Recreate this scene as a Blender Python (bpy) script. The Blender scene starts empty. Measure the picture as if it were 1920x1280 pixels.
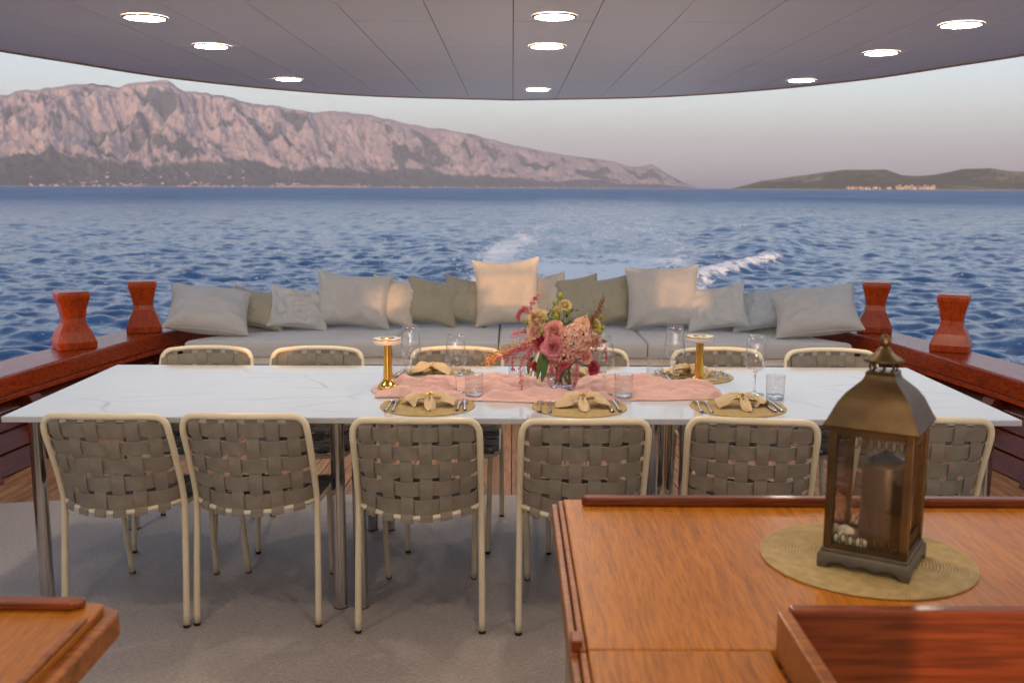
import bpy, bmesh, math, random
import numpy as np
from mathutils import Vector, Matrix, Euler

random.seed(7)
rng = np.random.default_rng(11)
R = math.radians
scene = bpy.context.scene
col = scene.collection

# ------------------------------------------------------------------ camera
PITCH = math.degrees(math.atan(288 / 1867.0))
cam_d = bpy.data.cameras.new('camera')
cam_d.lens = 35.0
cam_d.sensor_width = 36.0
cam_d.clip_start = 0.05
cam_d.clip_end = 60000
cam_d.dof.use_dof = True
cam_d.dof.focus_distance = 3.75
cam_d.dof.aperture_fstop = 5.6
cam = bpy.data.objects.new('camera', cam_d)
col.objects.link(cam)
cam.matrix_world = (Matrix.Translation((0, 0, 1.55)) @ Matrix.Rotation(R(90 - PITCH), 4, 'X')
                    @ Matrix.Rotation(R(0.22), 4, 'Z'))
scene.camera = cam

# ------------------------------------------------------------------ sky, sun, exposure
SUN_EL, SUN_AZ = 3.0, 3.9          # degrees; the light travels towards +Y and a little to +X
world = bpy.data.worlds.new('World')
scene.world = world
world.use_nodes = True
wn = world.node_tree.nodes
wl = world.node_tree.links
wn.clear()
sky = wn.new('ShaderNodeTexSky')
sky.sky_type = 'NISHITA'
sky.sun_disc = False
sky.sun_elevation = R(SUN_EL)
sky.sun_rotation = R(180 + SUN_AZ)
sky.altitude = 0
sky.air_density = 1.0
sky.dust_density = 1.0
sky.ozone_density = 2.0
bg = wn.new('ShaderNodeBackground')
bg.inputs['Strength'].default_value = 0.105
wo = wn.new('ShaderNodeOutputWorld')
hsv = wn.new('ShaderNodeHueSaturation')
hsv.inputs['Saturation'].default_value = 0.48
tint = wn.new('ShaderNodeMix')
tint.data_type = 'RGBA'
tint.blend_type = 'MULTIPLY'
tint.inputs[0].default_value = 1.0
tint.inputs[7].default_value = (0.93, 0.97, 1.10, 1)
wl.new(sky.outputs['Color'], hsv.inputs['Color'])
wl.new(hsv.outputs[0], tint.inputs[6])
wl.new(tint.outputs[2], bg.inputs['Color'])
wl.new(bg.outputs[0], wo.inputs['Surface'])

sun_d = bpy.data.lights.new('sun', 'SUN')
sun_d.energy = 0.95
sun_d.angle = R(0.9)
sun_d.color = (1.0, 0.60, 0.34)
sun = bpy.data.objects.new('sun', sun_d)
col.objects.link(sun)
_dir = Vector((math.sin(R(SUN_AZ)) * math.cos(R(SUN_EL)), math.cos(R(SUN_AZ)) * math.cos(R(SUN_EL)), -math.sin(R(SUN_EL))))
sun.rotation_euler = _dir.to_track_quat('-Z', 'Y').to_euler()
sun.location = (-1, -12, 6)

scene.view_settings.view_transform = 'Standard'
scene.view_settings.look = 'None'
scene.view_settings.exposure = 2.3
scene.view_settings.gamma = 1.0
scene.render.engine = 'CYCLES'
cy = scene.cycles
cy.use_denoising = True
try:
    cy.denoiser = 'OPENIMAGEDENOISE'
except Exception:
    pass
cy.max_bounces = 10
cy.diffuse_bounces = 5
cy.glossy_bounces = 4
cy.transmission_bounces = 8
cy.transparent_max_bounces = 16
cy.volume_bounces = 0
cy.caustics_reflective = False
cy.caustics_refractive = True
cy.sample_clamp_indirect = 6.0
cy.use_adaptive_sampling = True
cy.adaptive_threshold = 0.02

# ------------------------------------------------------------------ materials
def new_mat(name):
    m = bpy.data.materials.new(name)
    m.use_nodes = True
    nt = m.node_tree
    nt.nodes.clear()
    out = nt.nodes.new('ShaderNodeOutputMaterial')
    return m, nt, out

def N(nt, kind, **kw):
    n = nt.nodes.new(kind)
    for k, v in kw.items():
        if k in n.inputs.keys():
            n.inputs[k].default_value = v
        else:
            setattr(n, k, v)
    return n

def coords(nt, scale=(1, 1, 1), rot=(0, 0, 0), space='Object'):
    tc = N(nt, 'ShaderNodeTexCoord')
    mp = N(nt, 'ShaderNodeMapping')
    mp.inputs['Scale'].default_value = scale
    mp.inputs['Rotation'].default_value = rot
    nt.links.new(tc.outputs[space], mp.inputs['Vector'])
    return mp.outputs[0]

def ramp(nt, fac, stops):
    r = N(nt, 'ShaderNodeValToRGB')
    el = r.color_ramp.elements
    while len(el) < len(stops):
        el.new(0.5)
    for e, (p, c) in zip(el, stops):
        e.position = p
        e.color = (*c, 1) if len(c) == 3 else c
    nt.links.new(fac, r.inputs[0])
    return r.outputs[0]

def mixc(nt, fac, a, b, mode='MIX'):
    m = N(nt, 'ShaderNodeMix', data_type='RGBA', blend_type=mode)
    for sock, v in ((m.inputs[0], fac), (m.inputs[6], a), (m.inputs[7], b)):
        if hasattr(v, 'is_output'):
            nt.links.new(v, sock)
        elif isinstance(v, (tuple, list)):
            sock.default_value = (*v, 1) if len(v) == 3 else v
        else:
            sock.default_value = v
    return m.outputs[2]

def math_(nt, op, a, b=None):
    m = N(nt, 'ShaderNodeMath', operation=op)
    for i, v in enumerate((a, b)):
        if v is None:
            continue
        if hasattr(v, 'is_output'):
            nt.links.new(v, m.inputs[i])
        else:
            m.inputs[i].default_value = v
    return m.outputs[0]

def noise(nt, vec, scale, detail=4, rough=0.55, dist=0.0):
    n = N(nt, 'ShaderNodeTexNoise')
    n.inputs['Scale'].default_value = scale
    n.inputs['Detail'].default_value = detail
    n.inputs['Roughness'].default_value = rough
    n.inputs['Distortion'].default_value = dist
    if vec is not None:
        nt.links.new(vec, n.inputs['Vector'])
    return n.outputs['Fac']

def bump(nt, height, strength=0.3, distance=0.002, normal=None):
    b = N(nt, 'ShaderNodeBump')
    b.inputs['Strength'].default_value = strength
    b.inputs['Distance'].default_value = distance
    nt.links.new(height, b.inputs['Height'])
    if normal is not None:
        nt.links.new(normal, b.inputs['Normal'])
    return b.outputs[0]

def principled(nt, out, color=(0.5, 0.5, 0.5), rough=0.5, metal=0.0, coat=0.0, normal=None, spec=0.5, **kw):
    p = N(nt, 'ShaderNodeBsdfPrincipled')
    for sock, v in (('Base Color', color), ('Roughness', rough), ('Metallic', metal)):
        if hasattr(v, 'is_output'):
            nt.links.new(v, p.inputs[sock])
        else:
            p.inputs[sock].default_value = (*v, 1) if isinstance(v, tuple) else v
    p.inputs['Specular IOR Level'].default_value = spec
    p.inputs['Coat Weight'].default_value = coat
    p.inputs['Coat Roughness'].default_value = 0.12
    for k, v in kw.items():
        p.inputs[k].default_value = v
    if normal is not None:
        nt.links.new(normal, p.inputs['Normal'])
    nt.links.new(p.outputs[0], out.inputs['Surface'])
    return p

M = {}

def simple(name, color, rough=0.5, metal=0.0, coat=0.0, vary=0.12, vscale=6.0, bstr=0.0, bscale=200.0, spec=0.5, **kw):
    m, nt, out = new_mat(name)
    v = coords(nt)
    f = noise(nt, v, vscale, 5)
    dark = tuple(c * (1 - vary) for c in color)
    lite = tuple(min(1, c * (1 + vary)) for c in color)
    c = ramp(nt, f, [(0.3, dark), (0.7, lite)])
    nrm = None
    if bstr:
        nrm = bump(nt, noise(nt, v, bscale, 3), bstr, 0.002)
    rg = math_(nt, 'ADD', math_(nt, 'MULTIPLY', noise(nt, v, vscale * 3, 4), rough * 0.3), rough * 0.85)
    principled(nt, out, c, rg, metal, coat, nrm, spec, **kw)
    M[name] = m
    return m

def wood(name, dark, mid, lite, axis='Y', rough=0.35, coat=0.3, fine=1.0, per_object=True, coat_rough=0.12, spec=0.3, grain=0.5):
    m, nt, out = new_mat(name)
    sc = {'X': (1.2, 22, 22), 'Y': (22, 1.2, 22), 'Z': (22, 22, 1.2)}[axis]
    tc = N(nt, 'ShaderNodeTexCoord')
    oi = N(nt, 'ShaderNodeObjectInfo')
    add = N(nt, 'ShaderNodeVectorMath', operation='ADD')
    nt.links.new(tc.outputs['Object'], add.inputs[0])
    mulv = N(nt, 'ShaderNodeVectorMath', operation='SCALE')
    comb = N(nt, 'ShaderNodeCombineXYZ')
    for i in range(3):
        nt.links.new(oi.outputs['Random'], comb.inputs[i])
    nt.links.new(comb.outputs[0], mulv.inputs[0])
    mulv.inputs['Scale'].default_value = 13.0 if per_object else 0.0
    nt.links.new(mulv.outputs[0], add.inputs[1])
    mp = N(nt, 'ShaderNodeMapping')
    mp.inputs['Scale'].default_value = tuple(s * fine for s in sc)
    nt.links.new(add.outputs[0], mp.inputs['Vector'])
    g1 = noise(nt, mp.outputs[0], 1.0, 6, 0.6, 0.6)
    g2 = noise(nt, mp.outputs[0], 5.5, 5, 0.65, 0.2)
    c1 = ramp(nt, g1, [(0.30, dark), (0.5, mid), (0.72, lite)])
    c2 = ramp(nt, g2, [(0.38, tuple(c * 0.55 for c in dark)), (0.56, (1, 1, 1))])
    c = mixc(nt, grain, c1, c2, 'MULTIPLY')
    tone = ramp(nt, oi.outputs['Random'], [(0.0, (0.82, 0.80, 0.78)), (1.0, (1.12, 1.1, 1.08))])
    c = mixc(nt, 0.8, c, tone, 'MULTIPLY')
    rg = math_(nt, 'ADD', math_(nt, 'MULTIPLY', g2, 0.18), rough - 0.07)
    nrm = bump(nt, g2, 0.12, 0.0015)
    p = principled(nt, out, c, rg, 0.0, coat, nrm, spec)
    p.inputs['Coat Roughness'].default_value = coat_rough
    M[name] = m
    return m

wood('mahogany_x', (0.24, 0.027, 0.003), (0.37, 0.047, 0.004), (0.45, 0.066, 0.006), 'Y', 0.26, 0.06, 1.8, spec=0.35, grain=0.6)
wood('mahogany_z', (0.24, 0.027, 0.003), (0.37, 0.045, 0.004), (0.45, 0.064, 0.006), 'Z', 0.26, 0.06, 1.8, spec=0.35, grain=0.6)
wood('teak_top', (0.34, 0.108, 0.004), (0.42, 0.140, 0.005), (0.48, 0.168, 0.008), 'Y', 0.40, 0.09, 2.6, coat_rough=0.2, grain=0.48)
wood('teak_edge', (0.24, 0.075, 0.014), (0.36, 0.115, 0.02), (0.44, 0.16, 0.03), 'X', 0.4, 0.15)
wood('teak_red', (0.15, 0.030, 0.005), (0.21, 0.044, 0.007), (0.26, 0.060, 0.010), 'X', 0.4, 0.15)
wood('teak_deck', (0.30, 0.145, 0.062), (0.40, 0.20, 0.09), (0.48, 0.26, 0.125), 'Y', 0.55, 0.1, 0.8)
wood('mahogany_dark', (0.060, 0.010, 0.002), (0.115, 0.018, 0.003), (0.17, 0.028, 0.004), 'Y', 0.32, 0.05, 1.8, spec=0.3)  # mahogany darkened to deepen the shade inside the bulwarks
simple('caulk', (0.015, 0.014, 0.013), 0.6)
simple('cream_metal', (0.76, 0.65, 0.45), 0.38, 0.0, 0.15, 0.04, 9)
simple('foot_rubber', (0.012, 0.012, 0.013), 0.6)
simple('steel', (0.62, 0.60, 0.58), 0.14, 1.0, 0, 0.05, 5)
simple('cutlery_steel', (0.72, 0.71, 0.70), 0.16, 1.0, 0, 0.04, 30)
simple('gold', (0.78, 0.46, 0.10), 0.17, 1.0, 0, 0.06, 20)
simple('panel_white', (0.91, 0.92, 0.97), 0.5, 0, 1.0, 0.015, 2.5, 0.0, 30, spec=0.5, **{'Coat Roughness': 0.34})
simple('trim_beige', (0.42, 0.33, 0.27), 0.5)
simple('shadow_gap', (0.30, 0.25, 0.23), 0.8)
simple('sofa_base', (0.78, 0.72, 0.62), 0.5)
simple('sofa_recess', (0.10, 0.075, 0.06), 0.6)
simple('body_panel', (0.32, 0.25, 0.16), 0.5)
simple('hull_paint', (0.7, 0.68, 0.64), 0.35)
simple('bronze', (0.085, 0.052, 0.020), 0.42, 0.7, 0.0, 0.25, 25, 0.12, 120)
simple('pewter', (0.11, 0.088, 0.055), 0.5, 0.45, 0.0, 0.2, 30, 0.1, 150)
simple('candle_wax', (0.042, 0.033, 0.014), 0.42, 0.1, 0, 0.12, 12)
simple('pebble', (0.80, 0.74, 0.52), 0.6, 0, 0, 0.08, 40)
simple('lamp_white', (0.62, 0.58, 0.55), 0.35, 0, 0, 0.02, 10)

def webbing(name, color):
    m, nt, out = new_mat(name)
    uv = N(nt, 'ShaderNodeTexCoord').outputs['UV']
    sep = N(nt, 'ShaderNodeSeparateXYZ')
    nt.links.new(uv, sep.inputs[0])
    rib = math_(nt, 'SINE', math_(nt, 'MULTIPLY', sep.outputs[0], 75.0))
    rib2 = math_(nt, 'SINE', math_(nt, 'MULTIPLY', sep.outputs[1], 2600.0))
    h = math_(nt, 'ADD', rib, math_(nt, 'MULTIPLY', rib2, 0.5))
    oi = N(nt, 'ShaderNodeObjectInfo')
    f = noise(nt, coords(nt), 30, 4)
    c = ramp(nt, f, [(0.3, tuple(x * 0.88 for x in color)), (0.7, tuple(x * 1.1 for x in color))])
    c = mixc(nt, 0.12, c, ramp(nt, math_(nt, 'MULTIPLY_ADD', rib, 0.5), [(0, (0.5, 0.5, 0.5)), (1, (1, 1, 1))]), 'MULTIPLY')
    principled(nt, out, c, 0.62, 0, 0, bump(nt, h, 0.22, 0.0008), 0.4)
    M[name] = m

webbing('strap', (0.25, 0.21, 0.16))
webbing('seat_strap', (0.085, 0.080, 0.078))  # darker strap colour stands in for the table's shade on the seats

def fabric(name, color, weave=900.0, pattern=False, dark=None, rough=0.85):
    m, nt, out = new_mat(name)
    v = coords(nt)
    w1 = N(nt, 'ShaderNodeTexWave', wave_type='BANDS', bands_direction='X')
    w1.inputs['Scale'].default_value = weave / 6.28
    w2 = N(nt, 'ShaderNodeTexWave', wave_type='BANDS', bands_direction='Z')
    w2.inputs['Scale'].default_value = weave / 6.28
    nt.links.new(v, w1.inputs[0])
    nt.links.new(v, w2.inputs[0])
    slub = noise(nt, coords(nt, (60, 60, 900)), 1.0, 3)
    slub2 = noise(nt, coords(nt, (900, 900, 60)), 1.0, 3)
    f = math_(nt, 'MULTIPLY', math_(nt, 'ADD', slub, slub2), 0.5)
    c = ramp(nt, f, [(0.35, tuple(x * 0.84 for x in color)), (0.65, tuple(x * 1.12 for x in color))])
    h = math_(nt, 'ADD', f, math_(nt, 'MULTIPLY', math_(nt, 'ADD', w1.outputs['Fac'], w2.outputs['Fac']), 0.25))
    if pattern:
        ck = N(nt, 'ShaderNodeTexChecker')
        ck.inputs['Scale'].default_value = 95.0
        nt.links.new(coords(nt, (1, 0.001, 1), (0, R(45), 0)), ck.inputs[0])
        c = mixc(nt, math_(nt, 'MULTIPLY', ck.outputs['Fac'], 0.55), c, dark or tuple(x * 0.5 for x in color))
    blot = noise(nt, v, 3.0, 3)
    c = mixc(nt, 0.5, c, ramp(nt, blot, [(0.3, (0.9, 0.9, 0.9)), (0.7, (1.06, 1.06, 1.06))]), 'MULTIPLY')
    principled(nt, out, c, rough, 0, 0, bump(nt, h, 0.25, 0.001), 0.3, **{'Sheen Weight': 0.25})
    M[name] = m

fabric('linen_grey', (0.46, 0.44, 0.415))
fabric('linen_light', (0.52, 0.52, 0.515), pattern=True, dark=(0.33, 0.32, 0.29))
fabric('linen_blue', (0.43, 0.46, 0.49), pattern=True, dark=(0.27, 0.28, 0.29))
fabric('weave_olive', (0.38, 0.34, 0.25), pattern=True, dark=(0.20, 0.175, 0.115))
fabric('linen_sand', (0.55, 0.48, 0.40))
fabric('seat_fabric', (0.52, 0.50, 0.475))
fabric('napkin_cloth', (0.66, 0.49, 0.28), 1500)
fabric('runner_cloth', (0.68, 0.42, 0.37), 1300)

def mk_rug():
    m, nt, out = new_mat('rug_weave')
    v = coords(nt)
    a = noise(nt, coords(nt, (50, 260, 1)), 1.0, 2)
    b = noise(nt, coords(nt, (260, 70, 1)), 1.0, 2)
    f = math_(nt, 'MULTIPLY', math_(nt, 'ADD', a, b), 0.5)
    c = ramp(nt, f, [(0.34, (0.285, 0.235, 0.20)), (0.5, (0.405, 0.345, 0.305)), (0.66, (0.525, 0.46, 0.415))])
    soil = noise(nt, v, 0.9, 5)
    c = mixc(nt, 0.7, c, ramp(nt, soil, [(0.3, (0.88, 0.86, 0.84)), (0.7, (1.05, 1.05, 1.05))]), 'MULTIPLY')
    spots = noise(nt, v, 16, 2)
    c = mixc(nt, math_(nt, 'MULTIPLY', math_(nt, 'GREATER_THAN', spots, 0.775), 0.5), c, (0.07, 0.06, 0.05))
    principled(nt, out, c, 0.62, 0, 0, bump(nt, f, 0.6, 0.004), 0.5)
    M['rug_weave'] = m
mk_rug()

def mk_marble():
    m, nt, out = new_mat('marble')
    v0 = coords(nt)
    wob = N(nt, 'ShaderNodeTexNoise')
    wob.inputs['Scale'].default_value = 3.0
    wob.inputs['Detail'].default_value = 5
    nt.links.new(v0, wob.inputs['Vector'])
    sub = N(nt, 'ShaderNodeVectorMath', operation='MULTIPLY_ADD')
    nt.links.new(wob.outputs['Color'], sub.inputs[0])
    sub.inputs[1].default_value = (0.16, 0.16, 0)
    nt.links.new(v0, sub.inputs[2])
    def veins(rot, scl, width):
        mp = N(nt, 'ShaderNodeMapping')
        mp.inputs['Rotation'].default_value = (0, 0, rot)
        mp.inputs['Scale'].default_value = scl
        nt.links.new(sub.outputs[0], mp.inputs['Vector'])
        vo = N(nt, 'ShaderNodeTexVoronoi', feature='DISTANCE_TO_EDGE')
        vo.inputs['Scale'].default_value = 1.0
        nt.links.new(mp.outputs[0], vo.inputs['Vector'])
        return ramp(nt, vo.outputs['Distance'], [(0.0, (1, 1, 1)), (width, (0, 0, 0))])
    a = veins(0.5, (1.0, 3.4, 1), 0.016)
    b = veins(-0.45, (1.2, 4.6, 1), 0.009)
    gate = ramp(nt, noise(nt, v0, 2.2, 3), [(0.42, (0, 0, 0)), (0.62, (1, 1, 1))])
    f = math_(nt, 'MULTIPLY', math_(nt, 'MAXIMUM', a, math_(nt, 'MULTIPLY', b, 0.8)), gate)
    cloud = ramp(nt, noise(nt, v0, 1.7, 6), [(0.3, (0.50, 0.50, 0.51)), (0.7, (0.55, 0.55, 0.55))])
    c = mixc(nt, math_(nt, 'MULTIPLY', f, 0.72), cloud, (0.20, 0.21, 0.24))
    principled(nt, out, c, math_(nt, 'ADD', math_(nt, 'MULTIPLY', noise(nt, v0, 9, 4), 0.05), 0.05), 0, 0.0, None, 0.6)
    M['marble'] = m
mk_marble()

def thin_glass(name, tint=(1, 1, 1), extra=0.03, wavy=0.0):
    m, nt, out = new_mat(name)
    lw = N(nt, 'ShaderNodeLayerWeight', Blend=0.5)
    tr = N(nt, 'ShaderNodeBsdfTransparent')
    tr.inputs[0].default_value = (*tint, 1)
    gl = N(nt, 'ShaderNodeBsdfGlossy')
    gl.inputs['Roughness'].default_value = 0.02
    f = noise(nt, coords(nt), 40, 3)
    if wavy:
        nrm = bump(nt, f, wavy, 0.004)
        nt.links.new(nrm, gl.inputs['Normal'])
        nt.links.new(nrm, lw.inputs['Normal'])
    sch = math_(nt, 'ADD', math_(nt, 'MULTIPLY', math_(nt, 'POWER', lw.outputs['Facing'], 2.6), 0.9), 0.055)
    fac = math_(nt, 'ADD', sch, math_(nt, 'MULTIPLY', f, extra))
    mx = N(nt, 'ShaderNodeMixShader')
    nt.links.new(fac, mx.inputs[0])
    nt.links.new(tr.outputs[0], mx.inputs[1])
    nt.links.new(gl.outputs[0], mx.inputs[2])
    nt.links.new(mx.outputs[0], out.inputs['Surface'])
    M[name] = m

thin_glass('glass_thin', (0.975, 0.975, 0.98), 0.09)
thin_glass('glass_vase', (0.86, 0.83, 0.89), 0.06, 0.2)
thin_glass('glass_cut', (0.95, 0.96, 0.975), 0.22, 0.9)
thin_glass('glass_tinted', (0.74, 0.68, 0.61), 0.02)
thin_glass('glass_pane', (0.93, 0.93, 0.92), 0.03)

def solid_glass(name, color=(1, 1, 1)):
    m, nt, out = new_mat(name)
    g = N(nt, 'ShaderNodeBsdfGlass', IOR=1.46)
    g.inputs['Roughness'].default_value = 0.0
    f = noise(nt, coords(nt), 60, 2)
    c = ramp(nt, f, [(0.3, color), (0.7, tuple(min(1, x * 1.02) for x in color))])
    nt.links.new(c, g.inputs['Color'])
    nt.links.new(g.outputs[0], out.inputs['Surface'])
    M[name] = m
solid_glass('glass_solid', (0.96, 0.97, 0.98))

def emis(name, color, strength):
    m, nt, out = new_mat(name)
    e = N(nt, 'ShaderNodeEmission')
    v = coords(nt)
    c = ramp(nt, noise(nt, v, 12, 2), [(0.2, tuple(x * 0.97 for x in color)), (0.8, color)])
    nt.links.new(c, e.inputs[0])
    e.inputs[1].default_value = strength
    nt.links.new(e.outputs[0], out.inputs['Surface'])
    M[name] = m
emis('downlight_glow', (1.0, 0.86, 0.70), 27.0)

def petal(name, base, tip, trans=0.25):
    m, nt, out = new_mat(name)
    uv = N(nt, 'ShaderNodeTexCoord').outputs['UV']
    sep = N(nt, 'ShaderNodeSeparateXYZ')
    nt.links.new(uv, sep.inputs[0])
    f = math_(nt, 'ADD', math_(nt, 'MULTIPLY', sep.outputs[1], 0.8), math_(nt, 'MULTIPLY', noise(nt, coords(nt), 140, 3), 0.3))
    c = ramp(nt, f, [(0.15, base), (0.85, tip)])
    p = principled(nt, out, c, 0.6, 0, 0, bump(nt, noise(nt, coords(nt), 260, 3), 0.2, 0.001), 0.3)
    p.inputs['Subsurface Weight'].default_value = 0.0
    tb = N(nt, 'ShaderNodeBsdfTranslucent')
    nt.links.new(c, tb.inputs[0])
    mx = N(nt, 'ShaderNodeMixShader')
    mx.inputs[0].default_value = trans
    nt.links.new(p.outputs[0], mx.inputs[1])
    nt.links.new(tb.outputs[0], mx.inputs[2])
    nt.links.new(mx.outputs[0], out.inputs['Surface'])
    M[name] = m

petal('petal_pink', (0.66, 0.14, 0.20), (0.86, 0.40, 0.43))
petal('petal_deep', (0.45, 0.02, 0.07), (0.72, 0.10, 0.17))
petal('petal_rose', (0.66, 0.12, 0.16), (0.90, 0.50, 0.43))
petal('petal_peach', (0.72, 0.36, 0.25), (0.86, 0.58, 0.45))
petal('petal_cream', (0.62, 0.45, 0.14), (0.80, 0.66, 0.34))
petal('petal_orange', (0.75, 0.20, 0.02), (0.90, 0.42, 0.04))
petal('spathe', (0.74, 0.42, 0.20), (0.86, 0.52, 0.36))
petal('bud_green', (0.20, 0.26, 0.03), (0.46, 0.46, 0.06))
petal('leaf_green', (0.05, 0.10, 0.025), (0.10, 0.18, 0.04))
petal('plume_pink', (0.52, 0.07, 0.11), (0.66, 0.16, 0.20))
petal('plume_brown', (0.20, 0.09, 0.035), (0.34, 0.17, 0.07))
petal('stem_green', (0.09, 0.13, 0.03), (0.16, 0.20, 0.05), 0.0)

# ------------------------------------------------------------------ mesh builder
class MB:
    def __init__(self):
        self.v, self.f, self.uv = [], [], None

    def add(self, verts, faces):
        o = len(self.v)
        self.v.extend([tuple(p) for p in verts])
        self.f.extend([tuple(i + o for i in fc) for fc in faces])
        return self

    def box(self, c, s, rot=None):
        x, y, z = (d / 2 for d in s)
        vs = [Vector(p) for p in ((-x, -y, -z), (x, -y, -z), (x, y, -z), (-x, y, -z), (-x, -y, z), (x, -y, z), (x, y, z), (-x, y, z))]
        if rot is not None:
            mt = rot if isinstance(rot, Matrix) else Euler(rot).to_matrix()
            vs = [mt @ p for p in vs]
        vs = [p + Vector(c) for p in vs]
        return self.add(vs, [(0, 3, 2, 1), (4, 5, 6, 7), (0, 1, 5, 4), (1, 2, 6, 5), (2, 3, 7, 6), (3, 0, 4, 7)])

    def prism(self, poly, z0, z1):
        n = len(poly)
        vs = [(x, y, z0) for x, y in poly] + [(x, y, z1) for x, y in poly]
        fs = [tuple(range(n - 1, -1, -1)), tuple(range(n, 2 * n))]
        fs += [(i, (i + 1) % n, n + (i + 1) % n, n + i) for i in range(n)]
        return self.add(vs, fs)

    def grid(self, P, closed_u=False, closed_v=False):
        """P[i][j] points; quads between rows"""
        nu, nv = len(P), len(P[0])
        vs = [p for row in P for p in row]
        fs = []
        for i in range(nu if closed_u else nu - 1):
            for j in range(nv if closed_v else nv - 1):
                a, b = i, (i + 1) % nu
                c, d = j, (j + 1) % nv
                fs.append((a * nv + c, b * nv + c, b * nv + d, a * nv + d))
        return self.add(vs, fs)

    def tube(self, pts, r, seg=10, closed=False, caps=True):
        pts = [Vector(p) for p in pts]
        n = len(pts)
        rr = r if isinstance(r, (list, tuple)) else [r] * n
        rows = []
        up = None
        for i in range(n):
            if closed:
                t = pts[(i + 1) % n] - pts[i - 1]
            else:
                t = pts[min(i + 1, n - 1)] - pts[max(i - 1, 0)]
            t.normalize()
            if up is None:
                up = Vector((0, 0, 1)) if abs(t.z) < 0.9 else Vector((0, 1, 0))
            side = t.cross(up)
            if side.length < 1e-5:
                side = t.cross(Vector((1, 0, 0)))
            side.normalize()
            up = side.cross(t).normalized()
            rows.append([pts[i] + (side * math.cos(a) + up * math.sin(a)) * rr[i]
                         for a in (2 * math.pi * k / seg for k in range(seg))])
        o = len(self.v)
        self.grid(rows, closed_u=closed, closed_v=True)
        if caps and not closed:
            self.f.append(tuple(o + k for k in range(seg)))
            self.f.append(tuple(o + (n - 1) * seg + k for k in range(seg - 1, -1, -1)))
        return self

    def lathe(self, prof, seg=32, c=(0, 0, 0), mod=None):
        rows = []
        for (r, z) in prof:
            row = []
            for k in range(seg):
                a = 2 * math.pi * k / seg
                q = r if mod is None else r + mod(a, r, z)
                row.append((c[0] + q * math.cos(a), c[1] + q * math.sin(a), c[2] + z))
            rows.append(row)
        return self.grid(rows, closed_v=True)

    def mesh(self, name, mat, smooth=True, uv=None, recalc=True):
        me = bpy.data.meshes.new(name)
        me.from_pydata([tuple(p) for p in self.v], [], self.f)
        me.update()
        if recalc:
            bm = bmesh.new()
            bm.from_mesh(me)
            bmesh.ops.recalc_face_normals(bm, faces=bm.faces)
            bm.to_mesh(me)
            bm.free()
        if smooth:
            me.polygons.foreach_set('use_smooth', [True] * len(me.polygons))
        me.materials.append(M[mat] if isinstance(mat, str) else mat)
        return me

    def build(self, name, mat, parent=None, smooth=True, bevel=None, seg=2, auto=None, loc=None, rot=None):
        me = self.mesh(name, mat, smooth)
        return link(name, me, parent, bevel, seg, auto, loc, rot)

def link(name, me, parent=None, bevel=None, seg=2, auto=None, loc=None, rot=None):
    o = bpy.data.objects.new(name, me)
    col.objects.link(o)
    if parent is not None:
        o.parent = parent
    if loc is not None:
        o.location = loc
    if rot is not None:
        o.rotation_euler = rot
    if bevel:
        b = o.modifiers.new('bevel', 'BEVEL')
        b.width = bevel
        b.segments = seg
        b.limit_method = 'ANGLE'
        b.angle_limit = R(35)
        b.harden_normals = False
    if auto:
        try:
            me.set_sharp_from_angle(angle=R(auto))
        except Exception:
            pass
    return o

def empty(name, loc=(0, 0, 0), rz=0.0):
    o = bpy.data.objects.new(name, None)
    o.empty_display_size = 0.1
    col.objects.link(o)
    o.location = loc
    o.rotation_euler = (0, 0, rz)
    return o

def tag(o, label=None, cat=None, group=None, kind=None):
    if label:
        o['label'] = label
    if cat:
        o['category'] = cat
    if group:
        o['group'] = group
    if kind:
        o['kind'] = kind
    return o

def copy_tree(o, parent=None):
    c = o.copy()
    col.objects.link(c)
    c.parent = parent
    for ch in list(o.children):
        copy_tree(ch, c)
    return c

def sm(pts, n=8):
    """Catmull-Rom through points"""
    P = [Vector(p) for p in pts]
    P = [P[0] * 2 - P[1]] + P + [P[-1] * 2 - P[-2]]
    out = []
    for i in range(1, len(P) - 2):
        for k in range(n):
            t = k / n
            a, b, c, d = P[i - 1], P[i], P[i + 1], P[i + 2]
            out.append(0.5 * ((2 * b) + (c - a) * t + (2 * a - 5 * b + 4 * c - d) * t * t + (3 * b - a - 3 * c + d) * t ** 3))
    out.append(P[-2].copy())
    return out

def lerp(a, b, t):
    return a + (b - a) * t

def smooth01(t):
    t = np.clip(t, 0, 1)
    return t * t * (3 - 2 * t)

# vectorised gradient noise
_perm = rng.permutation(512).astype(np.int64)
_ang = rng.random(512) * 2 * np.pi
def pnoise(x, y, seed=0):
    xi, yi = np.floor(x).astype(np.int64), np.floor(y).astype(np.int64)
    xf, yf = x - xi, y - yi
    u, v = xf ** 3 * (xf * (xf * 6 - 15) + 10), yf ** 3 * (yf * (yf * 6 - 15) + 10)
    def g(ix, iy, dx, dy):
        a = _ang[(_perm[(ix + seed * 37) & 511] + iy * 7 + _perm[(iy + seed) & 511]) & 511]
        return np.cos(a) * dx + np.sin(a) * dy
    n00, n10 = g(xi, yi, xf, yf), g(xi + 1, yi, xf - 1, yf)
    n01, n11 = g(xi, yi + 1, xf, yf - 1), g(xi + 1, yi + 1, xf - 1, yf - 1)
    return (n00 * (1 - u) + n10 * u) * (1 - v) + (n01 * (1 - u) + n11 * u) * v

def fbm(x, y, octv=5, seed=0, ridged=False, gain=0.5):
    s, a, tot = np.zeros_like(x), 1.0, 0.0
    for o in range(octv):
        n = pnoise(x * 2 ** o + 17.3 * o, y * 2 ** o - 9.1 * o, seed + o)
        s += a * ((1 - np.abs(n) * 2.2) if ridged else n)
        tot += a
        a *= gain
    return s / tot
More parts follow.
